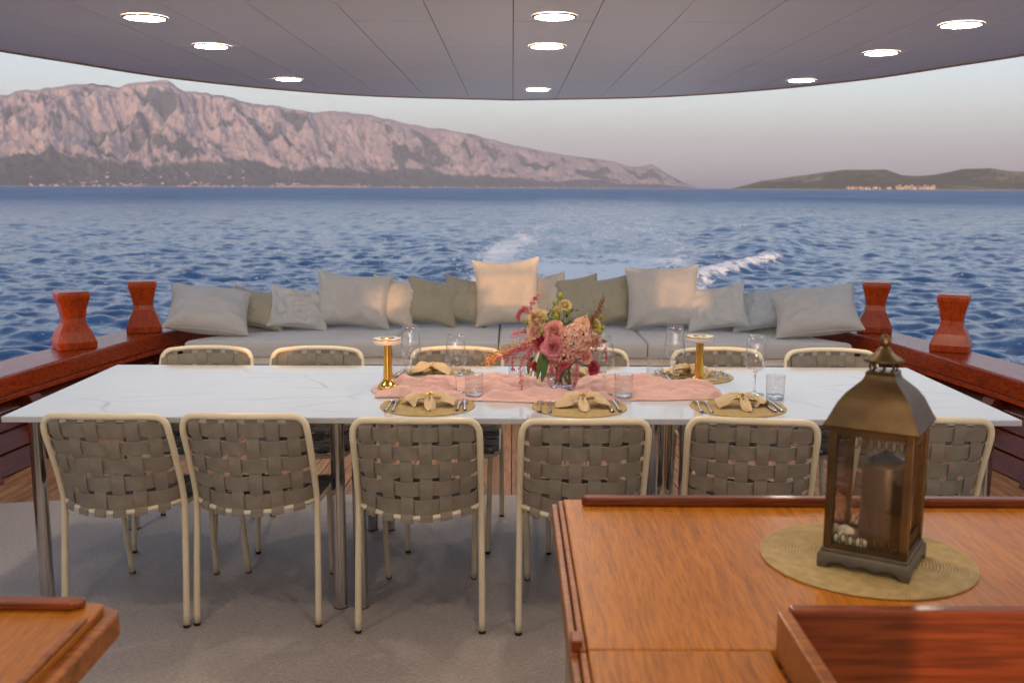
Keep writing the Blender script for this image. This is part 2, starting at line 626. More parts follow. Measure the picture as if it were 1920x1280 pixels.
# ------------------------------------------------------------------ sea
SEA_Z = -1.8

def np_mesh(name, verts, quads, mat, attrs=None):
    me = bpy.data.meshes.new(name)
    nv, nq = len(verts), len(quads)
    me.vertices.add(nv)
    me.vertices.foreach_set('co', np.ascontiguousarray(verts, dtype=np.float32).ravel())
    me.loops.add(nq * 4)
    me.loops.foreach_set('vertex_index', np.ascontiguousarray(quads, dtype=np.int32).ravel())
    me.polygons.add(nq)
    me.polygons.foreach_set('loop_start', np.arange(0, nq * 4, 4, dtype=np.int32))
    me.polygons.foreach_set('use_smooth', np.ones(nq, dtype=bool))
    for k, a in (attrs or {}).items():
        at = me.attributes.new(k, 'FLOAT', 'POINT')
        at.data.foreach_set('value', np.ascontiguousarray(a, dtype=np.float32).ravel())
    me.update(calc_edges=True)
    me.validate()
    me.materials.append(M[mat])
    return me

def grid_quads(nr, nc):
    i = np.arange(nr - 1)[:, None] * nc + np.arange(nc - 1)[None, :]
    return np.stack([i, i + 1, i + nc + 1, i + nc], -1).reshape(-1, 4)

def mk_water():
    m, nt, out = new_mat('sea_water')
    geo = N(nt, 'ShaderNodeNewGeometry')
    at = N(nt, 'ShaderNodeAttribute', attribute_name='foam')
    ad = N(nt, 'ShaderNodeAttribute', attribute_name='far')
    churn = N(nt, 'ShaderNodeAttribute', attribute_name='churn')
    pos = geo.outputs['Position']
    n1 = noise(nt, pos, 2.2, 5, 0.65)
    mp = N(nt, 'ShaderNodeMapping')
    mp.inputs['Scale'].default_value = (0.022, 0.010, 0.022)
    nt.links.new(pos, mp.inputs['Vector'])
    n2 = noise(nt, mp.outputs[0], 1.0, 8, 0.72)
    near = bump(nt, n1, 0.35, 0.06)
    fb = N(nt, 'ShaderNodeBump')
    fb.inputs['Distance'].default_value = 3.0
    nt.links.new(math_(nt, 'MULTIPLY', ad.outputs['Fac'], 0.22), fb.inputs['Strength'])
    nt.links.new(n2, fb.inputs['Height'])
    nt.links.new(near, fb.inputs['Normal'])
    fn = noise(nt, pos, 2.6, 8, 0.78)
    thr = math_(nt, 'SUBTRACT', math_(nt, 'ADD', at.outputs['Fac'], math_(nt, 'MULTIPLY', fn, 2.4)), 1.40)
    ff = ramp(nt, math_(nt, 'MULTIPLY', thr, 3.2), [(0.0, (0, 0, 0)), (1.0, (1, 1, 1))])
    deep = mixc(nt, churn.outputs['Fac'], (0.010, 0.064, 0.185), (0.17, 0.25, 0.33))
    p = N(nt, 'ShaderNodeBsdfPrincipled')
    nt.links.new(deep, p.inputs['Base Color'])
    p.inputs['IOR'].default_value = 1.333
    rg = math_(nt, 'ADD', math_(nt, 'MULTIPLY', ad.outputs['Fac'], 0.22), 0.09)
    nt.links.new(rg, p.inputs['Roughness'])
    nt.links.new(math_(nt, 'SUBTRACT', 0.40, math_(nt, 'MULTIPLY', ad.outputs['Fac'], 0.30)), p.inputs['Specular IOR Level'])
    nt.links.new(fb.outputs[0], p.inputs['Normal'])
    fo = N(nt, 'ShaderNodeBsdfPrincipled')
    fo.inputs['Base Color'].default_value = (0.90, 0.91, 0.92, 1)
    fo.inputs['Roughness'].default_value = 0.8
    nt.links.new(bump(nt, fn, 0.5, 0.1), fo.inputs['Normal'])
    # beyond the resolved waves: steep facets that show water and not the horizon's mirror image
    df = N(nt, 'ShaderNodeBsdfDiffuse')
    nt.links.new(mixc(nt, churn.outputs['Fac'], ramp(nt, n2, [(0.40, (0.07, 0.16, 0.33)), (0.60, (0.20, 0.32, 0.52))]), (0.56, 0.64, 0.70)), df.inputs[0])
    mf = N(nt, 'ShaderNodeMixShader')
    nt.links.new(math_(nt, 'MAXIMUM', math_(nt, 'MULTIPLY', ad.outputs['Fac'], 0.55), math_(nt, 'MULTIPLY', churn.outputs['Fac'], 0.62)), mf.inputs[0])
    nt.links.new(p.outputs[0], mf.inputs[1])
    nt.links.new(df.outputs[0], mf.inputs[2])
    mx = N(nt, 'ShaderNodeMixShader')
    nt.links.new(ff, mx.inputs[0])
    nt.links.new(mf.outputs[0], mx.inputs[1])
    nt.links.new(fo.outputs[0], mx.inputs[2])
    nt.links.new(mx.outputs[0], out.inputs['Surface'])
    M['sea_water'] = m
mk_water()

def build_sea():
    nc = 1040
    r = np.concatenate([np.linspace(5, 12, 9)[:-1], 12.0 * (420.0 / 12.0) ** np.linspace(0, 1, 700)[:-1], 420.0 * (26000.0 / 420.0) ** np.linspace(0, 1, 110)])
    nr = len(r)
    # denser columns ahead, coarse ones out to the sides
    a_in = np.linspace(-R(36), R(36), nc - 80)
    a_l = np.linspace(-R(89.5), -R(36), 41)[:-1]
    az = np.concatenate([a_l, a_in, -a_l[::-1]])
    RR, AZ = np.meshgrid(r, az, indexing='ij')
    X, Y = RR * np.sin(AZ), RR * np.cos(AZ) - 2.0
    dr = np.gradient(r)[:, None]
    dx = np.maximum(dr, RR * (a_in[1] - a_in[0]))
    Z = np.zeros_like(X)
    rg2 = np.random.default_rng(3)
    # wake frame: trails off to +Y and a little right
    cx = -0.6 + 0.093 * Y
    hw = 4.6 + 0.055 * np.maximum(Y - 40, -20)
    lat = (X - cx) / hw
    lat = lat + 0.30 * fbm(X / 7, Y / 18, 3, 91)
    in_wake = smooth01((1.30 - np.abs(lat)) / 0.75) * smooth01((Y - 4) / 6) * (1 - smooth01((Y - 90) / 420))
    lam = np.exp(np.linspace(np.log(0.55), np.log(46.0), 84))
    for L in lam:
        k = 2 * np.pi / L
        th = rg2.normal(R(76), R(50 if L < 1.6 else 30))
        ph = rg2.random() * 6.283
        amp = 0.0120 * L ** 0.90
        if L > 1.3:
            amp *= (1.3 / L) ** 1.30
        w = smooth01((L / dx - 1.5) / 1.6)
        s = np.sin(k * (X * np.cos(th) + Y * np.sin(th)) + ph)
        calm = 1 - 0.3 * in_wake * (1.0 if L > 1.5 else 0.5)
        Z += w * amp * calm * (s + 0.38 * (s * s - 0.5))
    gust = fbm(X / 60, Y / 130, 3, 5)
    Z *= 1.0 + 0.6 * gust
    # diverging crests of the wake
    def crest(x0, y0, x1, y1, h, wid, taper=0.2):
        d = np.array([x1 - x0, y1 - y0], float); L = np.hypot(*d); d /= L
        s = ((X - x0) * d[0] + (Y - y0) * d[1]) / L
        q = (X - x0) * -d[1] + (Y - y0) * d[0]
        q = q + 0.35 * pnoise(X / 1.7, Y / 1.7, 21)
        win = smooth01(s / taper) * smooth01((1 - s) / taper)
        return np.exp(-(q / wid) ** 2) * win * h, np.exp(-((q + wid * 0.25) / (wid * 0.75)) ** 2) * win
    foam = np.zeros_like(X)
    for (x0, y0, x1, y1, h, wid, fo) in ((5.2, 34, 13.2, 49.0, 0.34, 0.62, 0.80), (10.5, 44.5, 24, 86, 0.62, 2.4, 0.0),
                                         (16.2, 78, 23, 90, 0.35, 1.6, 0.30), (-1.5, 36, -5.5, 60, 0.30, 1.6, 0.12),
                                         (-6, 60, -16, 130, 0.3, 3.5, 0.0), (24, 86, 46, 170, 0.35, 4.0, 0.0)):
        a, b = crest(x0, y0, x1, y1, h, wid)
        Z += a
        foam = np.maximum(foam, b * fo * np.clip(0.75 + 1.1 * fbm(X / 1.1, Y / 1.6, 3, 77), 0, 1.2))
    big = fbm(X / 2.4, Y / 4.0, 4, 9)
    fine = fbm(X / 0.9, Y / 1.6, 4, 13)
    near = 1 - smooth01((Y - 44) / 14)
    core = smooth01((0.95 - np.abs(lat)) / 0.35) * near
    foam = np.maximum(foam, core * (0.62 + 1.5 * big))
    edge = np.exp(-((lat + 0.86) / 0.22) ** 2) * (1 - smooth01((Y - 56) / 34))
    foam = np.maximum(foam, edge * (0.62 + 1.6 * big))
    edge2 = np.exp(-((lat - 0.85) / 0.20) ** 2) * (1 - smooth01((Y - 50) / 22))
    foam = np.maximum(foam, edge2 * (0.36 + 1.4 * big))
    foam = np.maximum(foam, in_wake * (0.20 + 0.5 * fbm(X / 3, Y / 16, 4, 31)) * (1 - smooth01((Y - 70) / 160)))
    Z += core * 0.10 * fine
    churn = in_wake * np.clip(0.42 + 1.9 * fbm(X / 2.2, Y / 13, 5, 41, gain=0.65) + 0.9 * fbm(X / 0.8, Y / 3.2, 3, 43), 0, 1)
    far = smooth01((RR - 20) / 330)
    V = np.stack([X, Y, Z + SEA_Z], -1).reshape(-1, 3)
    me = np_mesh('sea', V, grid_quads(nr, nc)[:, ::-1], 'sea_water', {'foam': foam, 'far': far, 'churn': np.clip(churn, 0, 1)})
    o = link('sea', me)
    tag(o, 'blue rippled sea with a foaming wake trailing from the stern', 'sea', kind='structure')
build_sea()

# ------------------------------------------------------------------ far coast
def mk_rock(name, rock_a, rock_b, veg_a, veg_b):
    m, nt, out = new_mat(name)
    at = N(nt, 'ShaderNodeAttribute', attribute_name='veg')
    pos = N(nt, 'ShaderNodeNewGeometry').outputs['Position']
    n1 = noise(nt, pos, 0.004, 10, 0.8)
    n2 = noise(nt, pos, 0.011, 10, 0.8)
    rock = ramp(nt, n1, [(0.35, rock_a), (0.65, rock_b)])
    veg = ramp(nt, n2, [(0.35, veg_a), (0.65, veg_b)])
    f = math_(nt, 'ADD', at.outputs['Fac'], math_(nt, 'MULTIPLY', math_(nt, 'SUBTRACT', n2, 0.5), 2.2))
    fac = ramp(nt, f, [(0.34, (0, 0, 0)), (0.66, (1, 1, 1))])
    principled(nt, out, mixc(nt, fac, rock, veg), 0.9, 0, 0, bump(nt, n2, 0.6, 30.0), 0.2)
    M[name] = m
mk_rock('limestone', (0.40, 0.31, 0.30), (0.66, 0.51, 0.465), (0.030, 0.048, 0.044), (0.085, 0.105, 0.088))
mk_rock('island_scrub', (0.26, 0.20, 0.12), (0.40, 0.32, 0.21), (0.052, 0.066, 0.026), (0.115, 0.115, 0.045))

def px_az(px):
    return math.atan((px - 960) / 1867.0)

def terrain(name, ridge, r_shore, depth, mat, na, nd, seed, gully, foot, label, cat, vegline):
    """ridge: (azimuth px, height px above the sea line); heights become metres at the ridge distance"""
    xs = np.array([p[0] for p in ridge], float)
    hs = np.array([p[1] for p in ridge], float)
    px = np.linspace(xs[0], xs[-1], na)
    az = np.arctan((px - 960) / 1867.0)
    hpx = np.interp(px, xs, hs)
    rs = r_shore(px)
    rr = rs + depth(px)
    scale_r = rr / np.cos(az)
    jag = fbm(px / 34.0, px * 0 + seed, 4, seed + 60)
    Hm = hpx / 1867.0 * rr * (1.0 + 0.055 * jag)
    t = np.concatenate([np.linspace(0, 1, nd), 1 + np.linspace(0, 0.55, 26)[1:]])
    T, A = np.meshgrid(t, az, indexing='ij')
    RRm = rs[None, :] + (rr - rs)[None, :] * T
    Yw = RRm
    Xw = RRm * np.tan(A)
    prof = np.where(T <= 1, foot * smooth01(T / 0.45) + (1 - foot) * smooth01((T - 0.30) / 0.70) ** 0.9, 1 - 0.75 * smooth01((T - 1) / 0.55))
    wob = fbm(Xw / 1500, Yw / 1800, 3, seed)
    g = fbm(Xw / gully + wob * 1.2, Yw / (gully * 2.3), 6, seed + 3, ridged=True, gain=0.55)
    g2 = fbm(Xw / (gully * 0.33) + wob, Yw / (gully * 0.55), 5, seed + 8, ridged=True, gain=0.6)
    mask = smooth01(T / 0.25) * (1 - 0.93 * smooth01((T - 0.72) / 0.26))
    hh = prof * Hm[None, :]
    big = fbm(Xw / 2300, Yw / 1500, 3, seed + 30)
    g3 = fbm(Xw / (gully * 0.10), Yw / (gully * 0.16), 4, seed + 12, ridged=True, gain=0.65)
    rough = (g - 0.6) * 0.46 + (g2 - 0.6) * 0.22 + (g3 - 0.6) * 0.09 + big * 0.30
    hh = hh + mask * rough * Hm[None, :] * (0.35 + 0.65 * smooth01(T / 0.6))
    lim = Hm[None, :] * RRm / rr[None, :] * (0.90 + 0.10 * T)
    hh = np.where(T < 1, np.minimum(hh, lim), hh)
    hh = np.maximum(hh, -6 + 10 * smooth01(T / 0.02))
    hh[0, :] = -20
    Z = SEA_Z + hh
    rel = hh / np.maximum(Hm[None, :], 1)
    n = fbm(Xw / 700, Yw / 700, 5, seed + 15)
    veg = smooth01((vegline + 0.10 * smooth01((500 - px) / 700.0)[None, :] - rel + 0.30 * n) / 0.14) * 1.05
    veg = np.maximum(veg, smooth01((0.42 - g) / 0.25) * 0.95 * (1 - smooth01((rel - 0.75) / 0.25)))
    streak = fbm((Xw + 1.5 * Yw) / 1100, (Yw - 0.6 * Xw) / 420, 5, seed + 22)
    veg = np.maximum(veg, smooth01((n - 0.10) / 0.15) * 0.7)
    veg = np.maximum(veg, smooth01((streak - 0.05) / 0.14) * 0.78 * (1 - 0.7 * smooth01((rel - 0.86) / 0.1)))
    veg = np.maximum(veg, 0.30 + 0.35 * smooth01((0.55 - g2) / 0.3) + 0.3 * (0.6 - g3))
    if vegline > 0.9:
        veg = 0.66 + 0.9 * n + 0.25 * (0.55 - g2)
    veg = np.where(T < 0.02, 0.0, veg)
    V = np.stack([Xw, Yw, Z], -1).reshape(-1, 3)
    me = np_mesh(name, V, grid_quads(len(t), na)[:, ::-1], mat, {'veg': veg})
    o = link(name, me)
    tag(o, label, cat, kind='structure')
    return (px, rs, rr, T, Xw, Yw, Z)

RIDGE = [(-420, 130), (-300, 150), (-160, 150), (-60, 148), (0, 155), (60, 172), (130, 179), (190, 184), (240, 179), (290, 189), (330, 188), (362, 172),
         (400, 168), (440, 162), (480, 151), (520, 146), (560, 140), (600, 138), (660, 137), (720, 126), (760, 118), (800, 111), (880, 99), (940, 83),
         (1000, 70), (1060, 59), (1110, 54), (1150, 48), (1180, 39), (1200, 40), (1216, 44), (1232, 36), (1250, 25), (1275, 12), (1305, 1.5)]
mt = terrain('mountain', RIDGE, lambda p: 6600 + 6.2 * np.maximum(p, 0) * 0.75, lambda p: 2700 - 0.6 * np.maximum(p, 0),
             'limestone', 760, 210, 2, 900.0, 0.16,
             'tall bare pink limestone mountain range along the left horizon', 'mountain', 0.29)
ISLE = [(1366, 1), (1385, 6), (1420, 15), (1470, 22), (1520, 29), (1560, 35), (1600, 36), (1650, 37), (1680, 27), (1710, 25), (1750, 29), (1790, 38),
        (1840, 40), (1880, 35), (1920, 34), (2000, 40), (2100, 46), (2250, 38), (2400, 30)]
isl = terrain('island', ISLE, lambda p: 5200 - 1.1 * (p - 1366), lambda p: 800 + 0 * p, 'island_scrub', 360, 70, 50, 420.0, 0.25,
              'low scrub covered island hills on the right horizon', 'island', 0.95)

simple('house_wall', (0.55, 0.46, 0.36), 0.8)
simple('house_roof', (0.45, 0.20, 0.11), 0.8)

def village(name, tr, px0, px1, n, t0, t1, label, seed, size=(11, 22)):
    px, rs, rr, T, Xw, Yw, Z = tr
    rr_ = random.Random(seed)
    mb = MB()
    for _ in range(n):
        p = rr_.uniform(px0, px1)
        i = int(np.argmin(np.abs(px - p)))
        tt = t0 + (t1 - t0) * rr_.random() ** 1.8
        j = int(np.argmin(np.abs(T[:, 0] - tt)))
        x, y, z = Xw[j, i], Yw[j, i], Z[j, i]
        w, d, h = rr_.uniform(*size), rr_.uniform(9, 14), rr_.uniform(4, 9)
        a = rr_.uniform(-0.4, 0.4)
        c, s = math.cos(a), math.sin(a)
        def q(u, v, ww):
            return (x + u * c - v * s, y + u * s + v * c, z + ww)
        vs = [q(-w / 2, -d / 2, -6), q(w / 2, -d / 2, -6), q(w / 2, d / 2, -6), q(-w / 2, d / 2, -6),
              q(-w / 2, -d / 2, h), q(w / 2, -d / 2, h), q(w / 2, d / 2, h), q(-w / 2, d / 2, h), q(-w / 2, 0, h + 3.5), q(w / 2, 0, h + 3.5)]
        mb.add(vs, [(0, 1, 5, 4), (1, 2, 6, 5), (2, 3, 7, 6), (3, 0, 4, 7), (4, 5, 9, 8), (6, 7, 8, 9), (5, 6, 9), (7, 4, 8)])
    o = mb.build(name, 'house_wall', smooth=False)
    o.data.materials.append(M['house_roof'])
    for k, pl in enumerate(o.data.polygons):
        if k % 8 in (4, 5):
            pl.material_index = 1
    tag(o, label, 'village', kind='stuff')

village('far_village', mt, 505, 690, 150, 0.01, 0.10, 'pale sunlit seaside town strung along the foot of the mountain', 1)
village('far_village', mt, 60, 480, 90, 0.02, 0.26, 'scattered white houses on the dark wooded slope at far left', 2, (12, 26))
village('far_village', mt, 690, 1180, 70, 0.0, 0.10, 'thin line of houses along the hazy shore under the falling ridge', 3)
village('far_village', isl, 1672, 1742, 60, 0.02, 0.32, 'cluster of sunlit houses on the island shore at right', 4, (6, 10))
village('far_village', isl, 1580, 1660, 26, 0.01, 0.10, 'few pale houses at the water line left of the island town', 5, (6, 10))

# ------------------------------------------------------------------ air between here and the mountains
def build_haze():
    m, nt, out = new_mat('haze_air')
    v = N(nt, 'ShaderNodeVolumePrincipled')
    v.inputs['Color'].default_value = (0.76, 0.80, 0.98, 1)
    v.inputs['Density'].default_value = 5.4e-5
    v.inputs['Anisotropy'].default_value = 0.0
    nt.links.new(v.outputs[0], out.inputs['Volume'])
    M['haze_air'] = m
    x, y0, y1, z0, z1 = 27500, -300, 27000, -24, 1250
    b = MB().box((0, (y0 + y1) / 2, (z0 + z1) / 2), (2 * x, y1 - y0, z1 - z0))
    o = b.build('haze', m, smooth=False)
    tag(o, 'thin evening haze over the sea', 'haze', kind='stuff')
build_haze()

# ------------------------------------------------------------------ the boat: outline, deck, bulwarks
_W = [(-2.5, 3.05), (1.0, 3.05), (3.5, 3.0), (4.5, 2.93), (5.2, 2.86), (5.7, 2.80), (6.3, 2.71), (6.9, 2.60), (7.35, 2.48)]
def W(y):
    """half width of the rail's inner edge"""
    return float(np.interp(y, [p[0] for p in _W], [p[1] for p in _W]))

def rail_line(off, side):
    """plan curve of the rail from amidships round to the stern centre, offset outwards"""
    base = [(3.05, -2.5), (3.05, 1.0), (3.0, 3.5), (2.93, 4.5), (2.86, 5.2), (2.80, 5.7), (2.71, 6.3), (2.60, 6.9), (2.47, 7.4), (2.24, 7.85), (1.8, 8.2), (1.2, 8.42), (0.6, 8.52), (0.0, 8.55)]
    c = sm([(x, y, 0) for x, y in base], 4)
    out = []
    for i, p in enumerate(c):
        t = c[min(i + 1, len(c) - 1)] - c[max(i - 1, 0)]
        nrm = Vector((t.y, -t.x, 0)).normalized()
        if i == len(c) - 1:
            nrm = Vector((0, 1, 0))
        q = p + nrm * off
        out.append(Vector((q.x * side, q.y, 0)))
    return out

def sweep(side, sect, i0=0, i1=None):
    """sect: list of (offset outwards, z) closed polygon swept along the rail line"""
    lines = [rail_line(o, side)[i0:i1] for o, z in sect]
    rows = [[(lines[k][i].x, lines[k][i].y, sect[k][1]) for k in range(len(sect))] for i in range(len(lines[0]))]
    if side < 0:
        rows = [r[::-1] for r in rows]
    mb = MB()
    o = len(mb.v)
    mb.grid(rows, closed_v=True)
    n = len(sect)
    mb.f.append(tuple(range(n)))
    mb.f.append(tuple(o + (len(rows) - 1) * n + k for k in range(n - 1, -1, -1)))
    return mb

RT = 0.50      # top of the rail
for side, word in ((-1, 'left'), (1, 'right')):
    root = empty('bulwark', (2.8 * side, 5.5, 0))
    inv = Matrix.Translation((-2.8 * side, -5.5, 0))
    def put(mb, name, mat, bevel=None, **kw):
        mb.v = [(p[0] - 2.8 * side, p[1] - 5.5, p[2]) for p in mb.v]
        return mb.build(name, mat, root, bevel=bevel, **kw)
    put(sweep(side, [(0.0, RT - 0.115), (0.0, RT), (0.34, RT), (0.34, RT - 0.115)]), 'cap_rail', 'mahogany_x', 0.012, smooth=False)
    put(sweep(side, [(0.012, RT - 0.150), (0.012, RT - 0.117), (0.30, RT - 0.117), (0.30, RT - 0.150)]), 'rail_moulding', 'mahogany_x', 0.006, smooth=False)
    zs = [0.0, 0.10, 0.195, 0.285, 0.352]
    for k in range(4):
        z0, z1 = zs[k] + 0.004, zs[k + 1] - 0.004
        o0, o1 = -0.17 + 0.25 * z0 / 0.36, -0.17 + 0.25 * z1 / 0.36
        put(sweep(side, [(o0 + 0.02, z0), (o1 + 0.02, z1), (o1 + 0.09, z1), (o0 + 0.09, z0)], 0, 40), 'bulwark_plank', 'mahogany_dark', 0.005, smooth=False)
    line = rail_line(0.0, side)
    # ribs
    acc, last = 0.0, line[0]
    for i in range(8, 38):
        p = line[i]
        acc += (p - last).length
        last = p
        if acc > 0.62:
            acc = 0.0
            t = (line[i + 1] - line[i - 1]).normalized()
            nrm = Vector((t.y, -t.x, 0)) * (1 if side > 0 else -1)
            if nrm.x * side < 0:
                nrm = -nrm
            mb = MB()
            h = t * 0.05
            vs = []
            for z, o in ((0.004, -0.205), (RT - 0.152, -0.015)):
                for u, d in ((-1, 0.0), (1, 0.0), (1, 0.10), (-1, 0.10)):
                    q = p + nrm * (o + d) + h * u
                    vs.append((q.x, q.y, z))
            mb.add(vs, [(0, 3, 2, 1), (4, 5, 6, 7), (0, 1, 5, 4), (1, 2, 6, 5), (2, 3, 7, 6), (3, 0, 4, 7)])
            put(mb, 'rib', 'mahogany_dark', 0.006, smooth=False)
    tag(root, f'varnished mahogany bulwark and cap rail along the {word} side of the deck', 'bulwark')
    hl = sweep(side, [(0.10, RT - 0.14), (0.29, RT - 0.14), (0.30, -0.9), (0.1, -2.2), (-0.2, -2.2), (-0.1, -0.05)])
    hl.build('hull_' + word, 'hull_paint', smooth=False)['kind'] = 'structure'

# mooring posts on the rails
def post_mesh():
    mb = MB()
    prof = [(0.150, 0.0), (0.152, 0.045), (0.118, 0.115), (0.088, 0.165), (0.084, 0.20), (0.098, 0.27), (0.121, 0.335), (0.122, 0.362), (0.112, 0.372)]
    rows = [[(r * a, r * b, z) for a, b in ((-1, -1), (1, -1), (1, 1), (-1, 1))] for r, z in prof]
    mb.grid(rows, closed_v=True)
    mb.f.append((3, 2, 1, 0))
    n = 4 * (len(prof) - 1)
    mb.f.append((n, n + 1, n + 2, n + 3))
    return mb.mesh('mooring_post', 'mahogany_z', smooth=False)
pm = post_mesh()
for x, y, rz, lab in ((-2.88, 6.47, 0.60, 'flared mahogany mooring post on the left rail, nearer of the pair'),
                      (-2.69, 7.22, 0.32, 'flared mahogany mooring post on the left rail beside the sofa end'),
                      (2.90, 6.50, -0.50, 'flared mahogany mooring post on the right rail, nearer of the pair'),
                      (2.70, 7.36, -0.30, 'flared mahogany mooring post on the right rail beside the sofa end')):
    o = link('mooring_post', pm, None, 0.010, 3, None, (x, y, RT + 0.001), (0, 0, rz))
    o.scale = (0.80, 0.80, 1.0)
    tag(o, lab, 'post', 'mooring posts on the rails')

# deck: caulk bed and sprung teak planks
mb = MB()
ys = np.linspace(-2.4, 8.3, 24)
mb.add([(-(W(min(y, 7.3)) - 0.05), y, -0.02) for y in ys] + [((W(min(y, 7.3)) - 0.05), y, -0.02) for y in ys],
       [(i, i + 24, i + 25, i + 1) for i in range(23)])
deck = mb.build('deck', 'caulk')
tag(deck, 'teak planked aft deck with black caulked seams', 'deck', kind='structure')
NP = 44
ysd = np.linspace(3.9, 7.32, 12)
for k in range(-NP, NP):
    u0, u1 = (k + 0.045) / NP, (k + 0.955) / NP
    mb = MB()
    rows = []
    for y in ysd:
        w = W(y) - 0.14
        rows.append([(u0 * w, y, -0.012), (u0 * w, y, 0.0), (u1 * w, y, 0.0), (u1 * w, y, -0.012)])
    mb.grid(rows)
    mb.build('plank', 'teak_deck', deck, smooth=False)

# rug
def rug():
    far = sm([(-2.62, 4.70, 0), (-2.0, 4.80, 0), (-1.2, 4.87, 0), (0, 4.88, 0), (1.2, 4.87, 0), (2.0, 4.80, 0), (2.62, 4.70, 0)], 5)
    poly = [(-2.75, -1.0), (2.75, -1.0), (2.68, 3.8)] + [(p.x, p.y) for p in far[::-1]] + [(-2.68, 3.8)]
    o = MB().prism(poly, 0.002, 0.009).build('rug', 'rug_weave', smooth=False)
    tag(o, 'large flat woven grey taupe rug under the dining table', 'rug')
rug()

# ------------------------------------------------------------------ deckhead (ceiling)
CZ = 2.16
_E = [(0.0, 7.16), (0.9, 6.91), (1.5, 6.43), (1.95, 5.77), (2.19, 5.10), (2.33, 4.68), (2.50, 4.0), (2.65, 3.2), (2.80, 2.0), (2.90, 0.5), (2.95, -1.5)]
_es = sm([(x, y, 0) for x, y in _E], 6)
def YE(x):
    return float(np.interp(abs(x), [p.x for p in _es], [p.y for p in _es]))
edge = [(p.x, p.y) for p in _es]
outline = [(-x, y) for x, y in edge[::-1]] + edge[1:]
ceil = MB().prism(outline[::-1], CZ + 0.014, CZ + 0.12).build('ceiling', 'shadow_gap', smooth=False)
tag(ceil, 'white panelled underside of the aft deck roof with a curved edge', 'ceiling', kind='structure')
# edge trim
rows = []
pts = [Vector((x, y, 0)) for x, y in outline]
for i, p in enumerate(pts):
    t = pts[min(i + 1, len(pts) - 1)] - pts[max(i - 1, 0)]
    nrm = Vector((-t.y, t.x, 0)).normalized()
    q, s = p + nrm * 0.022, p - nrm * 0.0
    rows.append([(s.x, s.y, CZ - 0.006), (q.x, q.y, CZ - 0.006), (q.x, q.y, CZ + 0.15), (s.x, s.y, CZ + 0.15)])
MB().grid(rows, closed_v=True).build('edge_trim', 'trim_beige', ceil, smooth=False)
PW = 0.2985
rc = random.Random(5)
for k in range(-10, 10):
    x0, x1 = k * PW + 0.0017, (k + 1) * PW - 0.0017
    xm = (x0 + x1) / 2
    stag = {True: 3.84, False: 3.84 - 0.675}[k % 2 == 0]
    cuts = [stag + j * 1.35 for j in range(-4, 4)]
    for a, b in zip(cuts[:-1], cuts[1:]):
        a, b = a + 0.0042, b - 0.0042
        fine = [x for x in np.linspace(x0, x1, 60) if YE(x) - 0.006 > a]
        if len(fine) < 4:
            continue
        q0, q1 = fine[0], fine[-1]
        xs = np.linspace(q1, q0, 9)
        top = [(x, min(b, YE(x) - 0.003)) for x in xs]
        if max(t[1] for t in top) <= a + 0.02 or abs(xm) > 2.95:
            continue
        a = max(a, -1.4)
        if b <= a + 0.05:
            continue
        top = [(x, max(y, a + 0.002)) for x, y in top]
        poly = [(q0, a), (q1, a)] + top
        MB().prism(poly[::1], CZ, CZ + 0.012).build('ceiling_panel', 'panel_white', ceil, smooth=False)

# downlights
ring = MB().lathe([(0.068, -0.001), (0.070, -0.006), (0.077, -0.007), (0.081, -0.004), (0.082, 0.0)], 40).mesh('trim_ring', 'lamp_white')
dm = MB()
dm.lathe([(0.0005, -0.0068), (0.035, -0.0066), (0.060, -0.0060), (0.0685, -0.0048), (0.0698, -0.003)], 32)
dmesh = dm.mesh('diffuser', 'downlight_glow')
DL = [(-1.345, 3.772, 'nearest of the left row'), (-1.325, 4.511, 'middle one of the left row'), (-1.285, 5.86, 'farthest of the left row'),
      (0.148, 3.715, 'nearest of the centre row'), (0.148, 4.477, 'middle one of the centre row'), (0.155, 6.40, 'farthest of the centre row, by the roof edge'),
      (1.675, 3.86, 'nearest of the right row'), (1.665, 4.65, 'middle one of the right row'), (1.64, 5.82, 'farthest of the right row')]
for x, y, lab in DL:
    e = empty('ceiling_light', (x, y, CZ - 0.0005))
    link('trim_ring', ring, e)
    link('diffuser', dmesh, e)
    tag(e, 'round lit recessed downlight, ' + lab, 'ceiling light', 'recessed ceiling lights')
for x, y in ((-1.35, 2.2), (0.15, 2.2), (1.68, 2.2), (-1.35, 0.8), (0.15, 0.8), (1.68, 0.8), (-1.35, -0.5), (0.15, -0.5), (1.68, -0.5)):  # unseen rows added to brighten the ceiling and the surfaces facing the camera
    e = empty('ceiling_light', (x, y, CZ - 0.0005))
    link('trim_ring', ring, e)
    link('diffuser', dmesh, e)
    tag(e, f"added out-of-view fill downlight over the {'counters' if y > 1 else 'passage' if y > 0 else 'cabin door'}, {'left' if x < 0 else 'centre' if x < 1 else 'right'} row", 'ceiling light', 'recessed ceiling lights')

